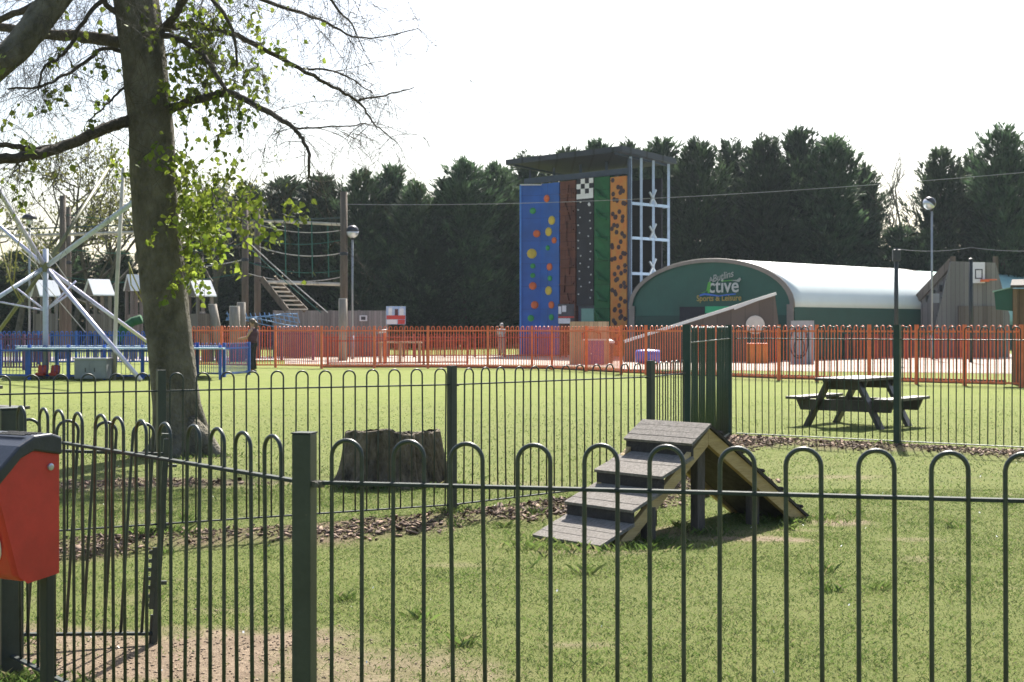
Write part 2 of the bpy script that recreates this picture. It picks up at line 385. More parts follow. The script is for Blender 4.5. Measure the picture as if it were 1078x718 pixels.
# ------------------------------------------------------------------ plan of the fences (ground points)
P0 = Vector((-.637, 4.373, 0)); P1 = Vector((1.83, 3.81, 0)); LG = Vector((-2.225, 6.32, 0))
A = Vector((-.49, 11.63, 0)); A2 = Vector((-2.586, 10.5, 0)); A3 = Vector((-4.72, 9.36, 0))
B = Vector((1.304, 13.39, 0)); Cc = Vector((1.79, 14.6, 0)); D = Vector((3.0, 19.7, 0)); E = Vector((4.95, 18.3, 0)); Fp = Vector((6.9, 16.9, 0))
mulch_lines = [(A3, A2), (A2, A), (A, B), (B, Cc), (Cc+Vector((.2,3.2,0)), D), (D, E), (E, Fp), (Fp, Fp+Vector((1.95,-1.4,0)))]

def strip_mask(x, y):
    """1 on the bark strip along the inner side of the back fence"""
    best = np.zeros_like(x)
    for a, b in mulch_lines:
        d = b-a; Ln = d.length; ux, uy = d.x/Ln, d.y/Ln
        t = (x-a.x)*ux + (y-a.y)*uy
        n = (x-a.x)*uy - (y-a.y)*ux          # positive towards the camera / right side
        wv = .95 + .18*np.sin(t*2.7+a.x*3) + .1*np.sin(t*7.1+1)
        mm = np.clip((n+.12)/.15, 0, 1)*np.clip((wv-n)/.28, 0, 1)*np.clip((t+.1)/.1, 0, 1)*np.clip((Ln+.1-t)/.1, 0, 1)
        best = np.maximum(best, mm)
    return best
BLOBS = [(-1.55, 6.6, 1.05, .72, 1.25), (-2.6, 6.8, .9, .7, 1.1), (-.75, 6.4, .7, .45, .75), (-.35, 6.15, .5, .25, .5), (-3.7, 14.0, 1.5, .45, .8), (-4.6, 13.6, 1.2, .5, .8), (-4.0, 17.0, .8, .5, .55),
         (1.75, 10.35, .4, .16, .9), (2.5, 11.25, .35, .22, .8), (.6, 9.75, .5, .2, .5), (1.2, 10.7, .7, .5, .55), (.35, 6.9, .22, .09, .6), (-.2, 6.3, .25, .1, .6), (3.3, 14.6, .5, .22, .45), (-.15, 13.8, .7, .4, .3)]
for _ in range(46):
    yy = random.uniform(5.8, 15); BLOBS.append((random.uniform(-.42*yy, .42*yy), yy, random.uniform(.06,.28), random.uniform(.04,.14), random.uniform(.2,.5)))
def vnoise(x, y, s, seed):
    rr = np.random.default_rng(seed); T = rr.random((64,64))
    gx, gy = x*s, y*s
    ix, iy = np.floor(gx).astype(int), np.floor(gy).astype(int); fx, fy = gx-ix, gy-iy
    fx, fy = fx*fx*(3-2*fx), fy*fy*(3-2*fy)
    g = lambda a, b: T[a % 64, b % 64]
    return (g(ix,iy)*(1-fx)+g(ix+1,iy)*fx)*(1-fy) + (g(ix,iy+1)*(1-fx)+g(ix+1,iy+1)*fx)*fy
def soil_mask(x, y):
    m = np.zeros_like(x)
    nz = (vnoise(x,y,3.1,1)-.5)*.9 + (vnoise(x,y,9.7,2)-.5)*.7
    for bx, by, rx, ry, s in BLOBS:
        d = ((x-bx)/rx)**2 + ((y-by)/ry)**2
        m = np.maximum(m, s*np.clip(1.25-d+nz, 0, 1))
    return np.clip(m, 0, 1)
def ground_z(x, y):
    z = .03*strip_mask(x, y) + .012*(vnoise(x,y,1.3,5)-.5)
    return z

# ------------------------------------------------------------------ ground sheet
xs = np.concatenate([-np.geomspace(900, 15, 26), np.arange(-14.9, 14.95, .1), np.geomspace(15, 900, 26)])
ys = np.concatenate([[-60,-20,-5,0,2,3.5], np.arange(4, 24.05, .1), np.arange(25, 60, 1.2), np.geomspace(62, 1500, 30)])
X, Yg = np.meshgrid(xs, ys)
near = (np.abs(X) < 14.5) & (Yg > 3.9) & (Yg < 24)
Z = np.where(near, ground_z(X, Yg), 0.0)
nx, ny = len(xs), len(ys)
V = np.stack([X, Yg, Z], -1).reshape(-1, 3)
ii = np.arange((ny-1)*(nx-1)); r_, c_ = ii//(nx-1), ii % (nx-1)
q = r_*nx+c_
Fq = np.stack([q, q+1, q+nx+1, q+nx], -1)

def ground_material():
    m = bpy.data.materials.new('lawn_ground')
    nt, N, L = nodes_of(m)
    out = N.new('ShaderNodeOutputMaterial'); b = N.new('ShaderNodeBsdfPrincipled')
    b.inputs['Roughness'].default_value = .95; b.inputs['Specular IOR Level'].default_value = .15
    tc = N.new('ShaderNodeTexCoord')
    def noise(s, d=5, r=.6, sc3=None):
        n = N.new('ShaderNodeTexNoise'); n.inputs['Scale'].default_value = s; n.inputs['Detail'].default_value = d; n.inputs['Roughness'].default_value = r
        if sc3:
            mp = N.new('ShaderNodeMapping'); mp.inputs['Scale'].default_value = sc3
            L.new(tc.outputs['Object'], mp.inputs['Vector']); L.new(mp.outputs['Vector'], n.inputs['Vector'])
        else: L.new(tc.outputs['Object'], n.inputs['Vector'])
        return n
    def ramp(sock, p0, c0, p1, c1):
        r = N.new('ShaderNodeValToRGB'); e = r.color_ramp.elements
        e[0].position = p0; e[0].color = (*c0, 1); e[1].position = p1; e[1].color = (*c1, 1)
        L.new(sock, r.inputs['Fac']); return r.outputs['Color']
    def mix(f, a, b_, mode='MIX'):
        mx = N.new('ShaderNodeMix'); mx.data_type = 'RGBA'; mx.blend_type = mode
        if isinstance(f, float): mx.inputs['Factor'].default_value = f
        else: L.new(f, mx.inputs['Factor'])
        L.new(a, mx.inputs['A']); L.new(b_, mx.inputs['B']); return mx.outputs['Result']
    big = noise(.35, 3); mid = noise(2.2, 6, .7); fine = noise(38, 4, .7); streak = noise(6, 4, .7, (1, .25, 1))
    lawn = ramp(mid.outputs['Fac'], .3, (.120,.160,.028), .7, (.185,.208,.050))
    dry = ramp(fine.outputs['Fac'], .3, (.125,.155,.035), .7, (.215,.225,.075))
    lawn = mix(ramp(big.outputs['Fac'], .42, (0,0,0), .68, (.6,.6,.6)), lawn, dry)
    thatch = mix(.42, lawn, ramp(fine.outputs['Fac'], .3, (.058,.072,.022), .7, (.150,.150,.062)))
    an = N.new('ShaderNodeAttribute'); an.attribute_name = 'near'
    base = mix(an.outputs['Fac'], lawn, thatch)
    soil = ramp(noise(5,8,.8).outputs['Fac'], .36, (.12,.085,.055), .66, (.34,.26,.185))
    soil = mix(.35, soil, ramp(fine.outputs['Fac'], .35, (.13,.09,.06), .65, (.40,.31,.22)))
    aso = N.new('ShaderNodeAttribute'); aso.attribute_name = 'soil'
    base = mix(aso.outputs['Fac'], base, soil)
    bark = ramp(fine.outputs['Fac'], .3, (.075,.048,.034), .7, (.22,.15,.105))
    am = N.new('ShaderNodeAttribute'); am.attribute_name = 'bark'
    base = mix(am.outputs['Fac'], base, bark)
    L.new(base, b.inputs['Base Color'])
    bp = N.new('ShaderNodeBump'); bp.inputs['Strength'].default_value = .8; bp.inputs['Distance'].default_value = .03
    f2 = noise(60, 5, .75); L.new(f2.outputs['Fac'], bp.inputs['Height']); L.new(bp.outputs['Normal'], b.inputs['Normal'])
    L.new(b.outputs['BSDF'], out.inputs['Surface'])
    return m
gr = np_mesh('ground', V, Fq, ground_material(), smooth=True)
tag(gr, 'sunlit mown green lawn of the park, worn to soil by the gate', 'ground', kind='structure')
for nm, arr in (('soil', np.where(near, soil_mask(X, Yg), 0)), ('bark', np.where(near, strip_mask(X, Yg)*(.35+.65*vnoise(X,Yg,2.3,8)), 0)), ('near', np.clip((32-Yg)/18, 0, 1)*np.clip((Yg-3)/1, 0, 1))):
    at = gr.data.attributes.new(nm, 'FLOAT', 'POINT'); at.data.foreach_set('value', arr.astype(np.float32).ravel())

# ------------------------------------------------------------------ grass blades, bark chips, petals
def blades(n, y0, y1, xw, hmin, hmax, wd, name, extra=None, force=False):
    u = RNG.random(n); y = np.sqrt(y0*y0 + u*(y1*y1-y0*y0)); x = (RNG.random(n)*2-1)*xw*y
    if extra is not None: x = np.concatenate([x, extra[0]]); y = np.concatenate([y, extra[1]])
    keep = RNG.random(len(x)) > np.maximum(soil_mask(x,y)*.97, strip_mask(x,y)*(.45+.5*vnoise(x,y,3.3,31)))
    keep &= (.35+vnoise(x,y,4.0,21)*.4+vnoise(x,y,1.1,22)*.25) > RNG.random(len(x))*.8
    if force: keep[:] = True
    keep &= RNG.random(len(x)) < np.clip((34-y)/19, 0, 1)**1.5
    x, y = x[keep], y[keep]; n = len(x)
    tuft = .75 + .4*vnoise(x,y,2.6,23) + .4*vnoise(x,y,14.0,24)
    h = (hmin+(hmax-hmin)*RNG.random(n)**1.6)*tuft; a = RNG.random(n)*2*PI; ln = h*(.3+1.3*RNG.random(n))
    b = RNG.random(n)*2*PI; z = ground_z(x,y)-.004; hw = wd*(.6+.8*RNG.random(n))/2
    V = np.zeros((n,4,3)); ca, sa = np.cos(a), np.sin(a)
    V[:,0] = np.stack([x-ca*hw, y-sa*hw, z], -1); V[:,1] = np.stack([x+ca*hw, y+sa*hw, z], -1)
    mx_, my_ = x+np.cos(b)*ln*.35, y+np.sin(b)*ln*.35
    V[:,2] = np.stack([mx_+ca*hw*.7, my_+sa*hw*.7, z+h*.65], -1)
    V[:,3] = np.stack([x+np.cos(b)*ln, y+np.sin(b)*ln, z+h], -1)
    Fc = np.concatenate([np.array([[0,1,2]])+4*np.arange(n)[:,None], np.array([[0,2,3]])+4*np.arange(n)[:,None]])
    return V.reshape(-1,3), Fc
ex = (RNG.normal(-2.25, .2, 6000), RNG.normal(6.05, .16, 6000))
v1, f1 = blades(520000, 5.4, 13.5, .41, .006, .017, .0034, 'g', ex)
v2, f2 = blades(260000, 13.5, 34, .40, .008, .024, .008, 'g')
tx, ty = [], []
for cx_, cy_, rx_, ry_, n_ in [(A.x,A.y,.10,.10,260),(A2.x,A2.y,.12,.1,300),(B.x,B.y,.1,.1,200),(E.x,E.y,.1,.1,160),(D.x,D.y,.1,.1,160),(.69,9.9,.25,.12,500),(2.33,11.35,.2,.15,420),(1.0,10.2,.12,.1,160),(1.45,10.62,.12,.1,160),(-1.2,13.6,.55,.12,900),(-4.0,16.75,.55,.2,900),(-2.22,6.08,.16,.09,900),(-2.05,5.9,.12,.08,300),(-.62,4.6,.1,.1,120),(.2,9.95,.18,.25,380)]:
    tx.append(RNG.normal(cx_, rx_, n_)); ty.append(RNG.normal(cy_, ry_, n_))
for _ in range(34):
    yy = random.uniform(5.8, 14); tx.append(RNG.normal(random.uniform(-.38*yy,.38*yy), .035, 45)); ty.append(RNG.normal(yy, .035, 45))
v3, f3 = blades(10, 6, 7, .4, .022, .058, .0045, 'g', (np.concatenate(tx), np.concatenate(ty)), True)
go = np_mesh('grass', np.concatenate([v1, v2, v3]), np.concatenate([f1, f2+len(v1), f3+len(v1)+len(v2)]), M['grass_blade'])
tag(go, 'short rough green grass blades growing over the lawn', 'grass', kind='stuff')

def chips():
    pts = []
    for a, b in mulch_lines:
        d = b-a; n = int(d.length*900); ux, uy = d.x/d.length, d.y/d.length
        t = RNG.random(n)*d.length; s = -.1 + RNG.random(n)*1.1
        pts.append(np.stack([a.x+ux*t+uy*s, a.y+uy*t-ux*s], -1))
    pts.append(np.stack([RNG.normal(-3.9, .8, 1500), RNG.normal(14.0, .25, 1500)], -1))
    P = np.concatenate(pts); n = len(P)
    k = RNG.random(n) < np.maximum(strip_mask(P[:,0],P[:,1])*np.clip(vnoise(P[:,0],P[:,1],2.1,33)*1.7-.15,0,1), soil_mask(P[:,0],P[:,1])*.7)
    P = P[k]; n = len(P)
    z = ground_z(P[:,0],P[:,1])
    ln = .006+.026*RNG.random(n)**3; wd = ln*(.25+.5*RNG.random(n)); th = .003+.010*RNG.random(n)
    a = RNG.random(n)*2*PI; tl = RNG.normal(0,.35,n)
    V = np.zeros((n,8,3))
    for i, (sx, sy, sz) in enumerate(((-1,-1,-1),(1,-1,-1),(1,1,-1),(-1,1,-1),(-1,-1,1),(1,-1,1),(1,1,1),(-1,1,1))):
        lx, ly, lz = sx*ln, sy*wd, sz*th*.5
        lz2 = lz + lx*np.sin(tl)
        V[:,i] = np.stack([P[:,0]+lx*np.cos(a)-ly*np.sin(a), P[:,1]+lx*np.sin(a)+ly*np.cos(a), z+.008+np.abs(tl)*ln*.5+lz2], -1)
    q = np.array([(3,2,1,0),(4,5,6,7),(0,1,5,4),(1,2,6,5),(2,3,7,6),(3,0,4,7)])
    Fc = (q[None]+8*np.arange(n)[:,None,None]).reshape(-1,4)
    return np_mesh('bark_mulch', V.reshape(-1,3), Fc, M['mulch'])
def clods():
    n = 5000; x = RNG.normal(-1.5,.75,n); y = RNG.normal(6.65,.55,n); k = (RNG.random(n) < soil_mask(x,y)) & (y > 5.4); x, y = x[k], y[k]; n = len(x)
    r = .0015+.008*RNG.random(n)**4; V = np.zeros((n,6,3)); z = ground_z(x,y)
    for i, (dx, dy, dz) in enumerate(((1,0,0),(0,1,0),(-1,0,0),(0,-1,0),(0,0,.8),(0,0,-.8))):
        q = r*(.6+.8*RNG.random(n)); V[:,i] = np.stack([x+dx*q, y+dy*q, z+.002+dz*q], -1)
    t = np.array([(0,1,4),(1,2,4),(2,3,4),(3,0,4),(1,0,5),(2,1,5),(3,2,5),(0,3,5)])
    return np_mesh('soil_crumbs', V.reshape(-1,3), (t[None]+6*np.arange(n)[:,None,None]).reshape(-1,3), mat('soil_crumb', (.16,.115,.075), .95, .3, 3, col2=(.33,.255,.18), island=.5))
tag(clods(), 'dry earth crumbs on the bare soil by the gate', 'soil', kind='stuff')
tag(chips(), 'loose brown bark chippings in a strip along the back fence', 'bark mulch', kind='stuff')
def petals():
    n = 120; y = RNG.uniform(6, 16, n); x = RNG.uniform(-.37, .37, n)*y; s = RNG.uniform(.003, .008, n); a = RNG.random(n)*6.28
    V = np.zeros((n,4,3))
    for i in range(4):
        V[:,i] = np.stack([x+np.cos(a+i*PI/2)*s, y+np.sin(a+i*PI/2)*s, .022+ground_z(x,y)+.006*np.cos(i*2.0)], -1)
    return np_mesh('daisies', V.reshape(-1,3), (np.arange(4)[None]+4*np.arange(n)[:,None]), M['petal'])
tag(petals(), 'tiny white daisies dotted over the grass', 'daisies', kind='stuff')

# sand and path strips beyond the orange fence
mb = MB(); p = [G(300,383.4), G(560,384.3), G(640,387), G(660,389), G(840,391), G(1090,394), G(1090,372.8), G(660,373), G(420,374), G(300,377)]
mb.add([(q.x,q.y,.012) for q in p], [tuple(range(len(p)))])
tag(mb.build('sand_area', M['sand']), 'pale sunlit sand of the play area beyond the orange fence', 'sand', kind='structure')
mb = MB(); p = [G(-40,381), G(300,379), G(300,375.5), G(-40,376)]
mb.add([(q.x,q.y,.012) for q in p], [tuple(range(len(p)))])
tag(mb.build('path', M['path_mat']), 'pale path crossing behind the blue trampolines', 'path', kind='structure')

# ------------------------------------------------------------------ bow top fences
def hoop_mesh(pitch, z0, ztop, r):
    mb = MB(); hw = pitch/2; R = hw
    pts = [(-hw,0,z0), (-hw,0,(z0+ztop)/2), (-hw,0,ztop-R)]
    pts += [(-hw*math.cos(a), 0, ztop-R+R*math.sin(a)) for a in [PI*i/12 for i in range(1,12)]]
    pts += [(hw,0,ztop-R), (hw,0,(z0+ztop)/2), (hw,0,z0)]
    mb.tube(pts, r, 8)
    return mb
def fence(name, label, a, b, pitch=.098, top=1.2, rails=(1.07, .09), r=.0068, post=(.06,.06), posts=('a',), post_top=1.22, mat_bar='green_paint', mat_post='green_post',
          mat_rail='worn_rail', start=.075, group=None, n=None, rail=(.026,.011), cat='fence', tilt=0.0, first=None):
    d = b-a; Ln = d.length
    root = thing(name, label, cat, a, math.atan2(d.y, d.x), group)
    per = pitch*2
    if n is None: n = max(1, int((Ln-2*start+pitch)/per))
    span = (n-1)*per + pitch
    x0 = (Ln-span)/2 + pitch/2 if first is None else first + pitch/2
    h0 = hoop_mesh(pitch, .085, top, r).build('hoop_bar', M[mat_bar], root, local=True, smooth=True)
    hs = [h0]
    for i in range(1, n):
        h = h0.copy(); C.objects.link(h); h.parent = root; hs.append(h)
    for i, h in enumerate(hs):
        h.location = (x0+i*per+random.uniform(-.0015,.0015), 0, random.uniform(-.002,.002))
        h.rotation_euler = (random.gauss(0,.007), random.gauss(0,.0035)+tilt, random.uniform(-.05,.05))
    for z in rails:
        m_ = MB(); m_.box((Ln/2,0,z), (Ln-post[0]*.9, rail[0], rail[1]))
        m_.build('rail', M[mat_rail], root, local=True, bevel=.002)
    for s in posts:
        x = 0 if s == 'a' else Ln
        m_ = MB(); m_.box((x,0,post_top/2-.05), (post[0], post[1], post_top+.1))
        po = m_.build('post', M[mat_post], root, local=True, bevel=.003)
        m_ = MB(); m_.box((x,0,post_top+.002), (post[0]+.004, post[1]+.004, .004))
        m_.build('cap', M[mat_rail], po, local=True)
        sg = 1 if s == 'a' else -1
        for z in rails:
            m_ = MB(); m_.box((x+sg*(post[0]/2+.016), -.002, z-.004), (.034, .034, .019)); m_.tube([(x+sg*(post[0]/2+.018), -.028, z-.004), (x+sg*(post[0]/2+.018), .02, z-.004)], .008, 6)
            m_.build('bracket', M['lug'], po, local=True)
    return root
gN = 'green bow-top fence panels round the dog area'
fence('bow_top_fence', 'nearest dark green bow-top fence panel, right of the thick foreground post', P0, P1, group=gN, n=12, posts=('a','b'), first=.087)
sf = fence('bow_top_fence', 'green bow-top fence panel running from the foreground post back to the red bin', LG, P0, group=gN, n=12, posts=(), post_top=1.2)
mb = MB(); mb.box((-.02,0,.55), (.10,.10,1.26)); gp_ = mb.build('gate_post', M['green_post'], sf, local=True, bevel=.004)
mb = MB(); mb.box((-.02,0,1.184), (.106,.106,.006)); mb.build('cap', M['green_post'], gp_, local=True)
fence('bow_top_fence', 'green back fence panel at the far left in front of the leaning tree', A3, A2, group=gN, posts=('a',), n=12)
fence('bow_top_fence', 'green back fence panel in front of the tree trunk and stump', A2, A, group=gN, posts=('a',), n=12)
fence('bow_top_fence', 'green back fence panel between the stump and the wooden ramp', A, B, group=gN, posts=('a','b'), n=12)
fence('bow_top_fence', 'short green fence panel seen at a slant behind the ramp peak', B+(Cc-B).normalized()*.05, Cc-(Cc-B).normalized()*.05, group=gN, posts=(), n=6)
tall = dict(top=1.535, rails=(1.375,.07), post_top=1.56, post=(.08,.08), mat_bar='green_tall', mat_post='green_tall', mat_rail='green_tall', r=.0075, rail=(.04,.012))
fence('tall_fence', 'tall dark green fence panel seen almost edge-on behind the ramp', Cc, D, group='tall green fence panels', posts=('a','b'), n=25, **tall)
fence('tall_fence', 'tall thin-barred green fence panel in front of the picnic table', D+Vector((.06,-.04,0)), E, group='tall green fence panels', posts=('b',), n=12, **tall)
fence('tall_fence', 'tall thin-barred green fence panel right of the picnic table post', E, Fp, group='tall green fence panels', posts=('b',), n=12, **tall)

# sagging gate, its leaf open behind the side panel
ga, gb = Vector((-2.40, 6.74, 0)), Vector((-1.74, 6.95, 0))
gt = thing('garden_gate', 'sagging green bow-top gate leaf standing open behind the red bin', 'gate', (ga.x, ga.y, .06), math.atan2(gb.y-ga.y, gb.x-ga.x))
gt.rotation_euler = Euler((0, math.radians(3.4), math.atan2(gb.y-ga.y, gb.x-ga.x)), 'XYZ')
h0 = hoop_mesh(.098, .03, 1.05, .0075).build('hoop_bar', M['green_paint'], gt, local=True, smooth=True)
for i in range(4):
    h = h0 if i == 0 else h0.copy()
    if i: C.objects.link(h); h.parent = gt
    h.location = (.05+i*.176, 0, 0)
for z in (.03, .905):
    m_ = MB(); m_.box((.33,0,z), (.70,.03,.014)); m_.build('rail', M['worn_rail'], gt, local=True, bevel=.002)
m_ = MB(); m_.box((.69,0,.46), (.028,.028,1.04)); st = m_.build('gate_stile', M['green_post'], gt, local=True, bevel=.003)
m_ = MB(); m_.box((.665,-.004,.30), (.022,.012,.30))
for i in range(7): m_.box((.648,-.006,.17+i*.043), (.018,.014,.018))
m_.build('latch', M['green_paint'], st, local=True)
for c_, z_ in (((.715,-.01,.28),(.03,.02,.018)),((.72,0,.85),(.05,.03,.012)),((.69,0,1.0),(.05,.04,.012))):
    m_ = MB(); m_.box(c_, z_); m_.build('bracket', M['green_paint'], st, local=True)
m_ = MB(); m_.tube([(.672,.012,.12),(.672,.012,-.09)], .008, 6); m_.build('drop_bolt', M['green_paint'], st, local=True)

# ------------------------------------------------------------------ red dog-waste bin
bn = Vector(((21-539)/F*5.15, 5.15, 0))
bt = thing('waste_bin', 'red plastic dog-waste bin with black vented lid on a thin dark post', 'waste bin', bn, math.radians(61))
m_ = MB(); m_.box((.092,-.038,.40), (.038,.038,.90)); m_.build('post', M['dark_pole'], bt, local=True, bevel=.004)
# body: profile in the x-z plane (front to the left), width along y
zt, zb = 1.12, .665
prof_b = [(.055, zb), (-.10, zb-.014), (-.135, zb+.012), (-.235, zt-.115), (-.19, zt-.07), (-.10, zt), (.055, zt+.004)]
m_ = MB()
def ring(y, k): return [(px_*1.0+(0 if px_ > 0 else k), y, pz) for px_, pz in prof_b]
rings = [ring(-.13,.02), ring(-.118,.0), ring(.118,.0), ring(.13,.02)]
n = len(prof_b); vs_ = [p for r in rings for p in r]
fs_ = [tuple(range(n)), tuple(reversed(range(3*n, 4*n)))]
for j in range(3):
    for i in range(n): fs_.append((j*n+i, j*n+n+i, j*n+n+(i+1) % n, j*n+(i+1) % n)[::-1])
m_.add(vs_, fs_); m_.build('body', M['red_plastic'], bt, local=True, bevel=.008)
lp = [(.068, zt-.035), (.068, zt+.03), (.02, zt+.045), (-.06, zt+.042), (-.13, zt+.01), (-.275, zt-.11), (-.285, zt-.14), (-.265, zt-.165), (-.12, zt-.035), (-.06,zt-.012)]
m_ = MB(); m_.prism([(x, -.142, z) for x, z in lp], (0, .284, 0)); ld_ = m_.build('lid', M['black_plastic'], bt, local=True, bevel=.008)
m_ = MB()
for i in range(4):
    x = .005-.026*i
    m_.box((x,-.02,zt+.0455-.0006*i), (.009,.17,.004))
m_.build('vent_slot', M['slot'], ld_, local=True)
m_ = MB(); m_.lathe([(.013,-.002),(.013,.006),(.007,.008)], (.02,-.131,zt-.075), 12, Vector((0,-1,0)).to_track_quat('Z','Y').to_matrix()); m_.build('lock', M['steel'], bt, local=True)
fd = Vector((-.12,0,zt-.115-zb-.02)).normalized()          # along the sloping front face
fo = Vector((-.182, -.02, (zb+zt)/2-.075)) + Vector((-.9,0,-.28)).normalized()*.004
R3 = Matrix((Vector((0,-1,0)), fd, Vector((0,-1,0)).cross(fd))).transposed()
m_ = MB(); m_.lathe([(.09,-.003),(.09,.003)], (0,0,0), 28, Matrix.Diagonal((.9,1.3,1)).to_3x3())
m_.v = [tuple(fo + R3 @ Vector(v)) for v in m_.v]; lab = m_.build('label_plate', M['label_white'], bt, local=True)
m_ = MB(); m_.lathe([(.045,.0025),(.045,.006)], (0,0,0), 20, Matrix.Diagonal((.8,1.1,1)).to_3x3())
m_.v = [tuple(fo + R3 @ Vector(v) + fd*.02) for v in m_.v]; m_.build('emblem', M['label_blue'], lab, local=True)

# ------------------------------------------------------------------ wooden dog ramp
rt = thing('dog_ramp', 'wooden A-frame dog ramp with four stepped grey treads and pale pine sides', 'dog ramp', (.683, 9.92, 0), math.atan2(.663, .748))
RW, RL, RH, RP = .655, 2.23, .82, 1.04       # width, length, peak height and place
nos = [(-.12,.035), (.20,.25), (.51,.465), (.83,.685), (RP,.825)]
for i in range(4):
    (s0,z0), (s1,z1) = nos[i], nos[i+1]
    se, ze = (s1+.025, z1-.095) if i < 3 else (RP+.01, RH+.003)
    t = Vector((se-s0,0,ze-z0)).normalized(); nn = Vector((-t.z,0,t.x))
    m_ = MB()
    nb = 4                                    # felt-covered boards of the tread
    for k in range(nb):
        a_ = Vector((s0,0,z0)) + t*((Vector((se-s0,0,ze-z0)).length)*k/nb+.0015); b_ = Vector((s0,0,z0)) + t*((Vector((se-s0,0,ze-z0)).length)*(k+1)/nb-.0015)
        dz = random.uniform(-.002,.002)
        q0 = [a_+nn*(-.022+dz), b_+nn*(-.022+dz), b_+nn*dz, a_+nn*dz]
        m_.hexa([q+Vector((0,-.02,0)) for q in q0], [q+Vector((0,RW+.02,0)) for q in q0])
    m_.build('tread', M['ramp_tread'], rt, local=True)
    m_ = MB(); rz = z0-.10 if i else -.01
    m_.box((s0+.028, RW/2, (z0-.012+rz)/2), (.02, RW+.012, z0-.012-rz)); m_.build('riser', M['ramp_riser'], rt, local=True)
for y in (.0, RW-.045):
    m_ = MB()
    m_.prism([(.03,y,-.01),(.17,y,-.01),(RP,y,RH-.165),(RP,y,RH-.05),(.05,y,.0)], (0,.045,0)); m_.build('side_rail', M['pine'], rt, local=True, bevel=.003)
    m_ = MB()
    m_.prism([(RP+.002,y,RH-.03),(RP+.002,y,RH-.155),(RL-.13,y,-.01),(RL,y,-.01),(RL,y,.03)], (0,.045,0)); m_.build('side_rail', M['pine'], rt, local=True, bevel=.003)
m_ = MB()
d_ = Vector((RL+.02-RP,0,-RH+.03)); t = d_.normalized(); nn = Vector((-t.z,0,t.x))
nb = 9
for k in range(nb):
    a_ = Vector((RP,0,RH+.003-.012)) + d_*(k/nb) + t*.002; b_ = Vector((RP,0,RH+.003-.012)) + d_*((k+1)/nb) - t*.002
    q0 = [a_-nn*.012, b_-nn*.012, b_+nn*.010, a_+nn*.010]
    m_.hexa([q+Vector((0,-.02,0)) for q in q0], [q+Vector((0,RW+.02,0)) for q in q0])
m_.build('descent_board', M['ramp_riser'], rt, local=True)
for k in range(5):
    c_ = Vector((RP,0,RH)) + d_*((k+.55)/5) + nn*.017
    m_ = MB(); m_.box((c_.x, RW/2, c_.z), (.028, RW+.05, .016), Matrix.Rotation(math.atan2(-d_.z, d_.x), 3, 'Y')); m_.build('grip_batten', M['ramp_riser'], rt, local=True)
m_ = MB(); m_.prism([(RP+.03,.05,RH-.05),(RP+.03,.05,RH-.09),(RL-.10,.05,.0),(RL-.06,.05,.03)], (0,RW-.1,0)); m_.build('under_board', M['dark_wood'], rt, local=True)
for x, y, h in ((.42,-.005,.25), (.42,RW-.075,.25), (1.02,.05,.68), (1.02,RW-.12,.68), (1.70,.08,.26)):
    m_ = MB(); m_.box((x,y+.035,h/2-.03), (.085,.07,h+.06)); m_.build('leg', M['dark_wood'], rt, local=True, bevel=.003)

# ------------------------------------------------------------------ stump
so = G(411, 509)
m_ = MB(); n = 96; levels = [(0,.565),(.03,.53),(.09,.495),(.18,.47),(.27,.455),(.36,.445),(.44,.438),(.50,.43),(.515,.405)]
offs = [1+.08*math.sin(k*2*PI/n*5+1)+.045*math.sin(k*2*PI/n*9)+.03*math.sin(k*2*PI/n*23+.7)+random.uniform(-.03,.03) for k in range(n)]
for li, (z, r) in enumerate(levels):
    for k in range(n):
        a = 2*PI*k/n; f = 1+(offs[k]-1)*(1.6-z*1.4)+random.uniform(-.008,.008); rr = r*f
        zz = z + (random.uniform(-.008,.008) + .014*math.sin(a*3+1) + .012*math.sin(a*7) - .028*math.sin(a) if li >= 7 else 0)
        m_.v.append((so.x+rr*math.cos(a)*1.03, so.y+rr*math.sin(a)*.92, zz-.02 if li == 0 else zz))
for li in range(len(levels)-1):
    for k in range(n): m_.f.append((li*n+k, li*n+(k+1) % n, (li+1)*n+(k+1) % n, (li+1)*n+k))
st = thing('tree_stump', 'wide dark sawn tree stump on the lawn behind the back fence', 'tree stump', so)
m_.build('bark', M['stump'], st)
m_ = MB(); m_.add([(so.x+levels[-1][1]*math.cos(2*PI*k/n)*1.0, so.y+levels[-1][1]*math.sin(2*PI*k/n)*.9, (.505-.028*math.sin(2*PI*k/n)+.006*math.sin(k*3))) for k in range(n)], [tuple(range(n))]); m_.build('cut_top', M['cut_wood'], st)

